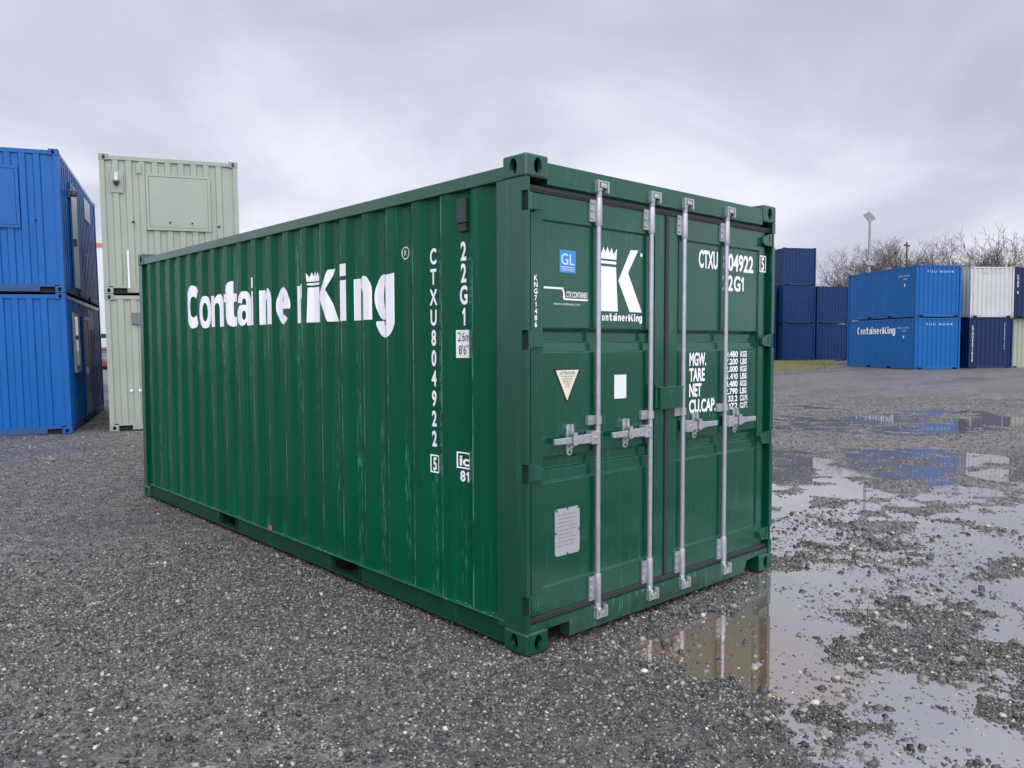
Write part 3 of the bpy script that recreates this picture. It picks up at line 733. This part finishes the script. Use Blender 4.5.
# --- right row
def gz_far(x): 
    t = min(1, max(0, (x - 17) / 21)); return 0.33 * t * t * (3 - 2 * t)
m_blue2 = paint('mid_blue_paint', (0.0003, 0.100, 0.32), 0.36, 0.2, 0.2, (0.02, 0.19, 0.55))
m_navy = paint('navy_paint', (0.003, 0.018, 0.075), 0.36, 0.15, 0.3, (0.05, 0.07, 0.2))
m_grey = paint('pale_grey_paint', (0.50, 0.50, 0.49), 0.42, 0.3, 0.3, (0.36, 0.36, 0.34))
m_sage = paint('sage_paint', (0.33, 0.37, 0.28), 0.42, 0.15, 0.3, (0.42, 0.45, 0.36))
m_navyA = paint('violet_blue_paint', (0.002, 0.026, 0.105), 0.36, 0.2, 0.1, (0.03, 0.06, 0.18))
m_faint = plain('faint_lettering', (0.36, 0.38, 0.40), 0.5)
m_pale_blue = plain('pale_blue_lettering', (0.50, 0.56, 0.66), 0.5)

def side_writing(T, code=True, big=False, tri=True):
    # on the long wall at x = 0 seen from outside: text runs from the far end (large y) to the near end
    fn = lambda y0, z0: (lambda u, v: (-.001 + .0, y0 - u, z0 + v))
    if big: flat_part('wordmark', wordmark(.98), fn(5.05, 1.80), m_white, T)
    flat_part('container_number', merge2d([(text2d('KNGU 714 206', .085, .92, .012), 0, 0), (text2d('22G1', .085, .34, .012), .38, -.15)]), fn(1.45, 2.05), m_pale_blue, T)
    flat_part('size_mark', ([(0, .16), (.11, .16), (.075, 0), (.035, 0)], [(0, 1, 2, 3)]), fn(.98, 1.54), m_white, T)
def end_writing(T, txt, z=2.20, m=None, x0=.55, w=1.45):
    flat_part('container_number', text2d(txt, .095, w, .012, 1.0), lambda u, v: (x0 + u, .003, z + v), m or m_pale_blue, T)
def vertical_writing(T, txt, x, ztop, step, h, w, m):
    flat_part('container_number', merge2d([(text2d(ch, h, w, .014), 0, -i * step) for i, ch in enumerate(txt) if ch != ' ']), lambda u, v: (x + u, .003, ztop + v), m, T)

a5 = R(-34.5)
dirx = Vector((math.cos(a5), math.sin(a5), 0)); diry = Vector((-math.sin(a5), math.cos(a5), 0))
G_RIGHT = 'containers stacked at the far right of the yard'
def far_container(loc, rotz, k, label, mat, group):
    T = thing('shipping_container', label, 'container', (loc[0], loc[1], loc[2] + k * (H20 + .004)), (0, 0, rotz), group)
    std_shell(T, mat.name, mat)
    return T
pb = Vector((38.25, 12.63, .325))
T = far_container(pb, a5, 0, 'lower bright blue container at the far right, with the big white wordmark', m_blue2, G_RIGHT)
side_writing(T, big=True); end_writing(T, 'T U U   N U U R')
T = far_container(pb, a5, 1, 'upper bright blue container at the far right, stacked on the one with the wordmark', m_blue2, G_RIGHT)
side_writing(T); end_writing(T, 'T U U   N U U R')
pw = Vector((41.34, 11.19, .33))
T = far_container(pw, a5, 0, 'navy blue container with two columns of white writing, standing under the pale grey container', m_navy, G_RIGHT)
vertical_writing(T, 'CTXU4071926', .14, 2.05, .168, .135, .085, m_white); vertical_writing(T, 'CTXU407192', 1.93, 2.20, .135, .10, .06, m_pale_blue)
T = far_container(pw, a5, 1, 'pale grey container on top of the navy one in the far right row', m_grey, G_RIGHT)
end_writing(T, 'M S K U 2 0 4 8 1', 2.20, m_faint, .7, 1.2)
p3 = pw + dirx * 2.60 + diry * .35
T = far_container(p3, a5, 0, 'sage green container at the right edge, under the navy one', m_sage, G_RIGHT)
T = far_container(p3 - diry * .30 - dirx * .08, a5, 1, 'upper navy container at the right edge, beside the pale grey container', m_navy, G_RIGHT)
vertical_writing(T, 'CTXU 8', .12, 2.05, .165, .13, .085, m_white)

# --- dark blue stacks behind
a6 = R(-31)
d6x = Vector((math.cos(a6), math.sin(a6), 0)); d6y = Vector((-math.sin(a6), math.cos(a6), 0))
pd = Vector((47.57, 24.84, .43))
G_DARK = 'dark blue containers stacked at the back of the yard'
names = {0: ('bottom dark blue container of the three high stack at the back', 'middle dark blue container of the three high stack at the back', 'top dark blue container of the three high stack, against the sky')}
for k in range(3): far_container(pd, a6, k, names[0][k], m_navyA, G_DARK)
for k in range(2): far_container(pd + d6x * 2.60 + d6y * .05, a6, k, ('bottom' if k == 0 else 'top') + ' dark blue container between the three high stack and the bright blue containers', m_navyA, G_DARK)
for k in range(2): far_container(pd - d6x * 2.66 + d6y * .5, a6, k, ('bottom' if k == 0 else 'top') + ' dark blue container mostly hidden behind the green doors, left of the three high stack', m_navyA, G_DARK)

# ------------------------------------------------------------------ lorry glimpsed between the cabins
lx, ly = 5.0, 26.7
T = thing('box_lorry', 'white box lorry glimpsed through the gap between the blue and pale green cabins', 'lorry', (lx, ly, 0), (0, 0, R(-12)))
mwl = plain('lorry_white', (.68, .69, .70), .4)
part('cargo_box', MB().box(-3.2, 3.2, 0, 2.5, 2.02, 5.05), mwl, T, 0.03)
part('roof_edge', MB().box(-3.22, 3.22, -.02, .02, 4.98, 5.12), plain('orange_edge', (.55, .16, .07), .5), T)
part('chassis', MB().box(-3.1, 3.1, .35, 2.15, .78, .98).box(-3.2, 3.2, .02, .10, 1.88, 2.02), plain('chassis_dark', (.03, .03, .035), .5), T)
part('side_guard', MB().box(-2.0, 2.0, .04, .08, .92, 1.08).box(-2.0, 2.0, .04, .08, 1.42, 1.52), plain('guard_red', (.22, .04, .03), .5), T)
part('fuel_tank', MB().box(-.6, .6, .12, .34, 1.10, 1.40), m_zinc, T, 0.05)
for sx in (-2.45, 2.45):
    for y in (.12, 2.10):
        w_ = part('wheel', MB().lathe([(.30, y), (.46, y + .02), (.48, y + .06), (.48, y + .22), (.46, y + .26), (.30, y + .28)], (sx, 0, .48), 'y', 28), m_rubber, T, smooth=40)
        part('rim', MB().lathe([(.10, y - .01), (.26, y + .012), (.27, y + .10)], (sx, 0, .48), 'y', 20), m_zinc, w_, smooth=40)

# ------------------------------------------------------------------ floodlight mast and thin pole
T = thing('street_lamp', 'tall grey floodlight mast rising behind the bright blue containers', 'street lamp', (49.9, 20.05, .40))
part('pole', MB().lathe([(.13, 0), (.11, 1.2), (.075, 9.3)], (0, 0, 0), 'z', 14), plain('mast_grey', (.30, .31, .32), .5, .3), T, smooth=50)
dl = (Vector((-2.75, -2.93, 0)) - Vector((49.9, 20.05, 0))).normalized(); dside = Vector((-dl.y, dl.x, 0))
def fl(u, v, w):
    up = Vector((0, 0, 1)); n_ = (dl * .86 - up * .5).normalized(); b_ = (up * .86 + dl * .5).normalized()
    return Vector((0, 0, 9.50)) + dside * u + b_ * v + n_ * w
HEAD = [(-.42, .20), (-.02, .40), (.34, -.06), (-.04, -.34)]
H_ = part('lamp_head', MB().prism(HEAD, fl, -.09, .07), plain('lamp_head_grey', (.34, .35, .36), .45, .3), T, 0.03)
part('lamp_glass', MB().prism([(u * .82 - .004, v * .82 + .004) for u, v in HEAD], fl, .0705, .080), plain('lamp_glass_pale', (.55, .58, .60), .15), H_)
part('lamp_bracket', MB().tube((0, 0, 9.20), (0, 0, 9.42), .06, .05, 10), m_zinc, T)
part('control_box', MB().box(-.16, .16, -.22, .10, 6.35, 6.65), m_zinc, T, 0.02)
T = thing('utility_pole', 'thin dark pole with a short crossbar in front of the bare trees', 'pole', (58.0, 20.85, .45))
part('pole', MB().lathe([(.09, 0), (.05, 8.6)], (0, 0, 0), 'z', 10), plain('pole_wood', (.07, .06, .055), .8), T)
part('crossbar', MB().box(-.42, .42, -.05, .05, 8.30, 8.42), plain('pole_wood', (.07, .06, .055), .8), T)

# ------------------------------------------------------------------ bare trees
m_bark = plain('bark', (.085, .072, .062), .85, var=.35, nscale=3)
m_twig = plain('twig_bark', (.125, .10, .088), .85, var=.35, nscale=2)
def tree_meshes(seed, h, spread, levels=5, trunk_r=.16, bush=False):
    rnd = random.Random(seed)
    trunk, crown = MB(), MB()
    def limb(mb, p, d, ln, r, lvl, n):
        segs = 3 if lvl < 3 else 2
        q = p.copy(); dd = d.copy(); ends = []
        for i in range(segs):
            dd = (dd + Vector((rnd.gauss(0, .16), rnd.gauss(0, .16), rnd.gauss(0, .10) + (.05 if lvl > 1 else .0)))).normalized()
            q2 = q + dd * (ln / segs)
            r2 = r * (1 - .45 * (i + 1) / segs)
            mb.tube(q, q2, r * (1 - .45 * i / segs), r2, n, caps=False)
            q = q2; ends.append((q.copy(), dd.copy(), r2))
        return ends
    def grow(p, d, ln, r, lvl):
        if lvl > levels or r < .004: return
        ends = limb(trunk if lvl == 0 else crown, p, d, ln, r, lvl, 7 if lvl == 0 else (5 if lvl < 3 else 3))
        for j, (q, dd, rr) in enumerate(ends):
            last = j == len(ends) - 1
            if lvl == 0 and not last and not bush: continue
            cnt = (rnd.choice((3, 4)) if lvl < 2 else rnd.choice((2, 3, 3))) if last else rnd.choice((1, 1, 2))
            for c in range(cnt):
                a = rnd.uniform(.3, .85) * (spread if lvl < 3 else 1)
                az = rnd.uniform(0, 6.283)
                o1 = dd.orthogonal().normalized(); o2 = dd.cross(o1)
                nd = (dd * math.cos(a) + (o1 * math.cos(az) + o2 * math.sin(az)) * math.sin(a)).normalized()
                nd = (nd + Vector((0, 0, .10))).normalized()
                k = rnd.uniform(.58, .80)
                grow(q, nd, ln * k * (1.0 if last else .85), max(rr * rnd.uniform(.55, .8), .0085 if lvl > 2 and levels < 6 else (.0055 if lvl > 2 else 0)), lvl + 1)
    grow(Vector((0, 0, 0)), Vector((rnd.gauss(0, .05), rnd.gauss(0, .05), 1)).normalized(), h * .30, trunk_r, 0)
    top = max(v[2] for v in crown.v)
    k = h / top
    for m in (trunk, crown): m.v = [(x * k, y * k, z * k) for x, y, z in m.v]
    def mk(m, nm, mt):
        me = bpy.data.meshes.new(nm); me.from_pydata(m.v, [], m.f); me.materials.append(mt); return me
    return mk(trunk, 'trunk', m_bark), mk(crown, 'crown', m_twig)
protos = [tree_meshes(3, 10, 1.15, levels=6), tree_meshes(11, 10, .95), tree_meshes(23, 10, 1.25, trunk_r=.2), tree_meshes(31, 10, 1.0)]
TREES = [  # x, y, height, proto, rotation, label
 (60.4, 29.4, 7.4, 1, .3, 'low bare tree at the left end of the tree line, above the dark blue stacks'),
 (55.8, 25.4, 7.2, 3, 1.7, 'small bare tree just left of the floodlight mast'),
 (58.9, 24.1, 8.2, 0, 2.9, 'bare bushy tree directly behind the floodlight mast'),
 (61.4, 23.2, 9.9, 2, 4.1, 'dense bare tree right of the floodlight mast, behind the bright blue containers'),
 (63.9, 22.3, 10.4, 0, .8, 'broad dark bare tree behind the upper bright blue container'),
 (62.2, 19.9, 10.3, 3, 5.2, 'tall bare tree behind the right end of the bright blue containers'),
 (65.8, 19.3, 9.6, 1, 2.2, 'bare tree seen above the gap beside the pale grey container'),
 (66.2, 17.4, 10.9, 2, 3.5, 'tallest bare tree with crooked limbs above the pale grey container'),
 (69.8, 17.0, 10.0, 1, 4.6, 'bare tree above the right end of the pale grey container'),
 (68.0, 14.6, 9.6, 0, 5.6, 'bare tree at the right edge above the navy container'),
 (72.0, 26.6, 9.0, 3, .2, 'thin bare tree standing far back between the others'),
 (74.0, 21.8, 10.0, 1, 1.2, 'pale bare tree far back in the middle of the tree line'),
 (76.0, 18.0, 11.0, 0, 3.9, 'bare tree far back behind the crooked tree'),
]
for x, y, h, p, r_, lab in TREES:
    T = thing('bare_tree', lab, 'tree', (x, y, .40), (0, 0, r_), 'bare trees behind the yard')
    T.scale = (h / 10 * 1.05, h / 10 * 1.05, h / 10 * .93)
    link('trunk', protos[p][0], T); link('crown', protos[p][1], T)

# ------------------------------------------------------------------ ground relief
rng = np.random.default_rng(7)
_lat = rng.random((16, 256, 256))
def vnoise(x, y, k):
    xi = np.floor(x).astype(int); yi = np.floor(y).astype(int)
    fx = x - xi; fy = y - yi
    fx = fx * fx * (3 - 2 * fx); fy = fy * fy * (3 - 2 * fy)
    t = _lat[k % 16]
    a = t[xi % 256, yi % 256]; b = t[(xi + 1) % 256, yi % 256]; c = t[xi % 256, (yi + 1) % 256]; d = t[(xi + 1) % 256, (yi + 1) % 256]
    return (a * (1 - fx) + b * fx) * (1 - fy) + (c * (1 - fx) + d * fx) * fy - .5
def fbm(x, y, f, k, o=4, g=.5):
    s = 0; a = 1
    for i in range(o):
        s = s + a * vnoise(x * f + 17.3 * i, y * f - 9.1 * i, k + i); a *= g; f *= 2.03
    return s
def poly_sd(px, py, poly):
    """signed distance to a polygon, positive inside"""
    p = np.array(poly); n = len(p)
    d2 = np.full(px.shape, 1e9); inside = np.zeros(px.shape, bool)
    for i in range(n):
        ax, ay = p[i]; bx_, by_ = p[(i + 1) % n]
        ex, ey = bx_ - ax, by_ - ay
        t = np.clip(((px - ax) * ex + (py - ay) * ey) / (ex * ex + ey * ey), 0, 1)
        d2 = np.minimum(d2, (px - ax - t * ex) ** 2 + (py - ay - t * ey) ** 2)
        c = ((ay > py) != (by_ > py)) & (px < (bx_ - ax) * (py - ay) / (by_ - ay + 1e-12) + ax)
        inside ^= c
    return np.where(inside, np.sqrt(d2), -np.sqrt(d2))
POLY_A = [(.61, -.06), (1.21, -.16), (2.05, -.2), (2.95, -.19), (2.14, -.71), (1.27, -.83), (1.02, -1.23), (1.17, -1.59), (1.46, -1.99), (1.05, -2.41), (.27, -1.76), (.26, -1.5), (.37, -1.29), (.47, -1.09), (.29, -.86), (.35, -.49)]
POLY_B = [(8.04, 3.21), (9.2, 3.09), (10.61, 1.58), (10.01, .23), (9.08, -1.12), (5.26, -1.72), (4.71, -.99), (5.0, -.24), (5.13, .56), (4.13, .67), (2.91, .32), (2.6, .8), (5.0, 2.4)]
POLY_C = [(14.33, 6.93), (18.14, 5.33), (19.0, 2.81), (17.29, .16), (13.13, 1.25), (11.76, 2.14), (11.09, 3.39), (9.73, 4.27)]
POLY_M = [(3.3, .55), (4.13, .67), (5.13, .56), (5.0, -.24), (4.71, -.99), (5.26, -1.72), (1.45, -2.77), (1.05, -2.41), (1.46, -1.99), (1.17, -1.59), (1.02, -1.23), (.31, -1.2), (1.03, -.61), (2.03, -.18)]
POLY_D = [(16.48, 7.88), (17.95, 6.95), (16.75, 6.24), (15.02, 7.06)]
WATER = -.024
def ss(v, a, b):
    t = np.clip((v - a) / (b - a), 0, 1); return t * t * (3 - 2 * t)
CX, CY = -2.7537, -2.9283
def ground_h(x, y):
    r = np.hypot(x - CX, y - CY)
    w = .10 + .035 * r
    wx = x + w * 1.6 * fbm(x, y, 1.1, 2, 3); wy = y + w * 1.6 * fbm(x, y, 1.1, 5, 3)
    soft = .08 + .02 * r
    h = .006 * fbm(x, y, .5, 0, 3) + .007 * fbm(x, y, 2.2, 3, 4)
    a = ss(poly_sd(wx, wy, POLY_A) + .07, -soft, soft)
    b = ss(poly_sd(wx, wy, POLY_B), -soft, soft)
    c = ss(poly_sd(wx, wy, POLY_C), -soft * 1.2, soft * 1.2)
    m = ss(poly_sd(wx, wy, POLY_M), -soft, soft)
    d = ss(poly_sd(wx, wy, POLY_D), -.2, .2)
    h = h - m * (.0260 - .029 * fbm(x, y, 2.6, 8, 4, .6))
    pud = np.maximum.reduce([a, b, c])
    h = h * (1 - .5 * pud) - pud * (.0285 - .025 * fbm(x, y, 3.4, 11, 4, .6))
    h = h + c * .030 * fbm(x * .6, y, 1.1, 6, 3) - d * .045
    # the yard climbs gently towards the far stacks
    t = np.clip((x - 17) / 21, 0, 1); h = h + .33 * t * t * (3 - 2 * t)
    t = np.clip((x - 38) / 14, 0, 1); h = h + .10 * t * t * (3 - 2 * t)
    # two shallow wheel ruts with water far out
    for (qx, qy, sx_, sy_) in ((34.2, 7.6, 1.5, .30), (28.2, 12.9, 1.2, .30)):
        u = ((x - qx) * .67 - (y - qy) * .74); v = ((x - qx) * .74 + (y - qy) * .67)
        h = h - .05 * np.exp(-(u / sx_) ** 2 - (v / sy_) ** 2)
    # ground shaped lower round the container so a shaded gap shows under its rails
    ex = np.maximum(np.maximum(-x, x - W20), 0); ey = np.maximum(np.maximum(-y, y - L20), 0)
    h = h - .013 * (1 - ss(np.hypot(ex, ey), .01, .22))
    # fine stones
    h = h + .006 * fbm(x, y, 18, 7, 2) * np.clip(1.4 - r / 12, 0, 1)
    return h
ang = np.concatenate([np.arange(0, 360, .0)[:0] if False else np.array([])])
c0 = 47.8
A1 = np.concatenate([np.arange(c0 - 52, c0 + 52, .24), np.arange(c0 + 52, c0 + 308, 4.0)])
rr = np.concatenate([np.geomspace(.25, 2.2, 24)[:-1], np.geomspace(2.2, 26, 440)[:-1], np.geomspace(26, 900, 70)])
AA, RR = np.meshgrid(np.radians(A1), rr)
GX = CX + RR * np.cos(AA); GY = CY + RR * np.sin(AA); GZ = ground_h(GX, GY)
nr, na = GX.shape
V = np.stack([GX, GY, GZ], -1).reshape(-1, 3)
V = np.concatenate([V, [[CX, CY, float(ground_h(np.array([CX]), np.array([CY]))[0])]]])
I = np.arange(nr * na).reshape(nr, na)
Q = np.stack([I[:-1, :], np.roll(I, -1, 1)[:-1, :], np.roll(I, -1, 1)[1:, :], I[1:, :]], -1).reshape(-1, 4)[:, ::-1]
def fast_mesh(name, V, F):
    me = bpy.data.meshes.new(name)
    k = F.shape[1]
    me.vertices.add(len(V)); me.vertices.foreach_set('co', np.ascontiguousarray(V, dtype=np.float32).ravel())
    me.loops.add(F.size); me.loops.foreach_set('vertex_index', np.ascontiguousarray(F, dtype=np.int32).ravel())
    me.polygons.add(len(F)); me.polygons.foreach_set('loop_start', np.arange(0, F.size, k, dtype=np.int32))
    me.update(calc_edges=True); me.validate()
    return me
gm = fast_mesh('ground', V, Q)
gm.polygons.foreach_set('use_smooth', [True] * len(gm.polygons))

m, t, p = new_mat('wet_gravel_ground')
o = t.nodes.new('ShaderNodeTexCoord').outputs['Object']
def voro(scale, feat='F1'):
    n = N(t, 'ShaderNodeTexVoronoi', Scale=scale); n.feature = feat; t.links.new(o, n.inputs['Vector']); return n
v1, v2 = voro(62.0), voro(120.0)
def greyramp(col, stops):
    s_ = t.nodes.new('ShaderNodeSeparateColor'); t.links.new(col, s_.inputs[0])
    rp = t.nodes.new('ShaderNodeValToRGB'); t.links.new(s_.outputs[0], rp.inputs[0])
    el = rp.color_ramp.elements
    while len(el) < len(stops): el.new(.5)
    for e_, (q, c_) in zip(el, stops): e_.position = q; e_.color = c_ + (1,)
    return rp.outputs[0]
STOPS = [(0, (.024, .023, .022)), (.4, (.075, .072, .069)), (.75, (.165, .158, .150)), (.93, (.25, .238, .215)), (1, (.48, .45, .40))]
cA = greyramp(v1.outputs['Color'], STOPS); cB = greyramp(v2.outputs['Color'], STOPS)
big = noise(t, o, .30, 5, .62); mid = noise(t, o, 2.6, 4, .6)
c = mixc(t, sstep(t, mid, .4, .62), cA, cB)
mud = mixc(t, noise(t, o, 30, 4, .7), (.078, .071, .063), (.155, .142, .128))
c = mixc(t, M(t, 'MULTIPLY', sstep(t, noise(t, o, 11, 3, .7), .40, .66), .7), c, (.150, .142, .130))
mudm = sstep(t, M(t, 'ADD', big, M(t, 'MULTIPLY', mid, .35)), .60, .76)
c = mixc(t, M(t, 'MULTIPLY', mudm, .7), c, mud)
c = mixc(t, M(t, 'MULTIPLY', sstep(t, noise(t, o, .16, 5, .65, (1, 2.2, 1)), .46, .62), .45), c, (.045, .044, .044))
t.links.new(c, p.inputs['Base Color'])
rgh = M(t, 'SUBTRACT', M(t, 'ADD', .42, M(t, 'MULTIPLY', noise(t, o, 22, 3), .3)), M(t, 'MULTIPLY', mudm, .14))
t.links.new(rgh, p.inputs['Roughness'])
grain = noise(t, o, 5.5, 5, .75)
c2 = mixc(t, sstep(t, grain, .36, .64), (.62, .62, .62), (1.32, 1.31, 1.29))
mm = t.nodes.new('ShaderNodeMix'); mm.data_type = 'RGBA'; mm.blend_type = 'MULTIPLY'; mm.inputs[0].default_value = 1.0
t.links.new(c, mm.inputs[6]); t.links.new(c2, mm.inputs[7]); t.links.new(mm.outputs[2], p.inputs['Base Color'])
hv = M(t, 'ADD', M(t, 'MULTIPLY', v1.outputs['Distance'], -1.0), M(t, 'MULTIPLY', noise(t, o, 140, 3, .6), .5))
hv = M(t, 'MULTIPLY', hv, M(t, 'SUBTRACT', 1.0, M(t, 'MULTIPLY', mudm, .55)))
b = N(t, 'ShaderNodeBump', Strength=.9, Distance=.012); t.links.new(hv, b.inputs['Height']); t.links.new(b.outputs[0], p.inputs['Normal'])
gm.materials.append(m)
tag(link('ground', gm), kind='structure')

# ------------------------------------------------------------------ puddle water: one level sheet that the hollows dip below
m, t, p = new_mat('muddy_water')
o = t.nodes.new('ShaderNodeTexCoord').outputs['Object']
vd = t.nodes.new('ShaderNodeVectorMath'); vd.operation = 'DISTANCE'; t.links.new(o, vd.inputs[0]); vd.inputs[1].default_value = (.80, -.45, WATER)
door_mud_reflection = M(t, 'SUBTRACT', 1.0, sstep(t, M(t, 'ADD', vd.outputs['Value'], M(t, 'MULTIPLY', noise(t, o, 1.3, 4, .6), 1.6)), 1.15, 1.9))  # brown mud near the doors, also painting in their darker reflection
clear = mixc(t, noise(t, o, 1.1, 4), (.115, .110, .105), (.165, .155, .145))
muddy = mixc(t, noise(t, o, 2.3, 4), (.135, .072, .040), (.19, .112, .068))
c = mixc(t, door_mud_reflection, clear, muddy)
t.links.new(c, p.inputs['Base Color'])
p.inputs['Roughness'].default_value = .02
p.inputs['IOR'].default_value = 5.2
b = N(t, 'ShaderNodeBump', Strength=.02, Distance=.01); t.links.new(noise(t, o, 9, 2), b.inputs['Height']); t.links.new(b.outputs[0], p.inputs['Normal'])
me = MB().add([(-3, -9, WATER), (26, -9, WATER), (26, 16, WATER), (-3, 16, WATER)], [(0, 1, 2, 3)]).mesh('puddle_water', m)
tag(link('puddle_water', me), kind='structure')
for (qx, qy, z_, s_) in ((34.2, 7.6, .267, 3.2), (28.2, 12.9, .152, 2.2)):
    pts = [(qx + s_ * math.cos(k * math.pi / 8), qy + s_ * math.sin(k * math.pi / 8), z_ - .018) for k in range(16)]
    tag(link('puddle_water', MB().add(pts, [tuple(range(16))]).mesh('puddle_water', m)), kind='structure')

# ------------------------------------------------------------------ loose stones
ico = bmesh.new(); bmesh.ops.create_icosphere(ico, subdivisions=1, radius=1.0)
IV = np.array([v.co[:] for v in ico.verts]); IF = np.array([[v.index for v in f.verts] for f in ico.faces]); ico.free()
OV = np.array([(1, 0, 0), (-1, 0, 0), (0, 1, 0), (0, -1, 0), (0, 0, 1), (0, 0, -1)], float)
OF = np.array([(0, 2, 4), (2, 1, 4), (1, 3, 4), (3, 0, 4), (2, 0, 5), (1, 2, 5), (3, 1, 5), (0, 3, 5)])
def scatter(n, r0, r1, half, smin, smax, power):
    a = np.radians(c0 + rng.uniform(-half, half, n)); r = np.sqrt(rng.uniform(r0 ** 2, r1 ** 2, n))
    x = CX + r * np.cos(a); y = CY + r * np.sin(a)
    s = smin * (1 - rng.random(n) * (1 - (smax / smin) ** (-power))) ** (-1 / power)
    inside = (x > .05) & (x < W20 - .05) & (y > .1) & (y < L20 - .05)
    h = ground_h(x, y)
    wet = h < WATER - .002
    lane = np.clip(.66 + 1.5 * fbm(x, y, .42, 14, 3), .12, 1)
    clump = fbm(x, y, 2.1, 13, 4, .65) * 1.1 + .16
    keep = ~inside & (h + s * .9 > WATER) & ~(wet & (rng.random(n) > np.clip(clump, .02, .55)))
    keep &= wet | (rng.random(n) < lane) | (s > .0105)
    h = np.where(wet, np.maximum(h, WATER - s * .5), h)
    return x[keep], y[keep], h[keep], s[keep]
def stones(parts_, BV, BF):
    x, y, h, s = [np.concatenate(q) for q in zip(*parts_)]
    n = len(x); k = len(BV)
    q = rng.normal(size=(n, 4)); q /= np.linalg.norm(q, axis=1)[:, None]
    w, i, j, l = q.T
    Rm = np.stack([1 - 2 * (j * j + l * l), 2 * (i * j - l * w), 2 * (i * l + j * w), 2 * (i * j + l * w), 1 - 2 * (i * i + l * l), 2 * (j * l - i * w), 2 * (i * l - j * w), 2 * (j * l + i * w), 1 - 2 * (i * i + j * j)], -1).reshape(n, 3, 3)
    loc = BV[None] * (1 + rng.uniform(-.28, .28, (n, k, 1))) * np.stack([rng.uniform(.8, 1.25, n), rng.uniform(.65, 1.0, n), rng.uniform(.5, .85, n)], -1)[:, None, :]
    P_ = np.einsum('nab,nkb->nka', Rm, loc)
    P_[:, :, 2] *= .8
    P_ = P_ * s[:, None, None] + np.stack([x, y, h + s * .22], -1)[:, None, :]
    F_ = (BF[None] + (np.arange(n) * k)[:, None, None]).reshape(-1, BF.shape[1])
    u = rng.random(n)
    g = np.interp(u, [0, .32, .72, .92, .982, 1], [.020, .055, .125, .23, .37, .56])
    tint = rng.normal(0, .5, n)[:, None] * np.array([.10, .02, -.10]) + np.array([1.06, 1.0, .91]) + (u > .9)[:, None] * np.array([.05, .0, -.10])
    colr = np.clip(g[:, None] * tint, .01, .7)
    return P_.reshape(-1, 3), F_, np.repeat(colr, k, 0)
near = [scatter(170000, 2.4, 6.2, 44, .0042, .0120, 1.4), scatter(9000, 2.4, 7, 44, .0095, .022, 2.6)]
mid_ = [scatter(170000, 6.2, 13, 44, .0055, .0140, 1.3), scatter(60000, 13, 26, 42, .009, .024, 1.6)]
# coarser broken clods in the churned wet area on the right
xm = rng.uniform(.2, 5.4, 14000); ym = rng.uniform(-2.9, .9, 14000)
sm = .007 * (1 - rng.random(14000) * .97) ** (-1 / 2.1)
sm = np.minimum(sm, .040)
km = np.maximum(poly_sd(xm, ym, POLY_M), poly_sd(xm, ym, POLY_A)) > -.3
dens = fbm(xm, ym, 1.3, 9, 3) > -.12 + .35 * rng.random(14000) - .2
hm = ground_h(xm, ym)
hm = np.maximum(hm, WATER - sm * .45); km &= dens & (hm + sm > WATER) & ~((xm > .02) & (xm < W20) & (ym > .02))
clod = [(xm[km], ym[km], hm[km], sm[km])]
KV = np.array([(a, b, c) for a in (-.62, .62) for b in (-.62, .62) for c in (-.62, .62)])
KF = np.array([(0, 1, 3), (0, 3, 2), (4, 7, 5), (4, 6, 7), (0, 5, 1), (0, 4, 5), (2, 3, 7), (2, 7, 6), (0, 2, 6), (0, 6, 4), (1, 7, 3), (1, 5, 7)])
Vn, Fn, Cn = stones(near + clod, KV, KF)
Vm, Fm, Cm = stones(mid_, OV, OF)
VV = np.concatenate([Vn, Vm]); FF = np.concatenate([Fn, Fm + len(Vn)]); CC = np.concatenate([Cn, Cm])
sme = fast_mesh('gravel', VV, FF)
at = sme.attributes.new('stone_colour', 'FLOAT_COLOR', 'POINT')
at.data.foreach_set('color', np.concatenate([CC, np.ones((len(CC), 1))], 1).astype(np.float32).ravel())
m, t, p = new_mat('wet_stone')
an = t.nodes.new('ShaderNodeAttribute'); an.attribute_name = 'stone_colour'
t.links.new(an.outputs['Color'], p.inputs['Base Color'])
t.links.new(M(t, 'ADD', .26, M(t, 'MULTIPLY', noise(t, t.nodes.new('ShaderNodeTexCoord').outputs['Object'], 9, 3), .4)), p.inputs['Roughness'])
sme.materials.append(m)
tag(link('gravel', sme), 'loose wet grey gravel scattered over the yard', kind='stuff')

# ------------------------------------------------------------------ grass verge in front of the dark stacks
m_grass = plain('rough_grass', (.22, .205, .095), .8, var=.35, nscale=.9)
GP = [(33.6, 17.6), (37.6, 15.9), (43.5, 20.0), (50.5, 22.5), (47.0, 25.2), (43.0, 29.5), (38.0, 27.5)]
n = 110000
x = rng.uniform(33, 51, n); y = rng.uniform(15, 30, n)
sdv = poly_sd(x + .5 * fbm(x, y, .8, 1, 3), y + .5 * fbm(x, y, .8, 4, 3), GP)
k = (sdv > 0) & (fbm(x, y, .9, 12, 3) > -.32); x, y = x[k], y[k]; n = len(x)
h = ground_h(x, y); a = rng.uniform(0, 6.28, n); hh = rng.uniform(.05, .13, n); wd = rng.uniform(.012, .026, n)
lean = rng.normal(0, .04, (n, 2))
B = np.stack([np.stack([x - wd * np.cos(a), y - wd * np.sin(a), h - .01], -1), np.stack([x + wd * np.cos(a), y + wd * np.sin(a), h - .01], -1), np.stack([x + lean[:, 0], y + lean[:, 1], h + hh], -1)], 1).reshape(-1, 3)
gme = fast_mesh('grass', B, np.arange(3 * n).reshape(n, 3)); gme.materials.append(m_grass)
tag(link('grass', gme), 'short yellow green grass verge in front of the dark blue stacks', kind='stuff')
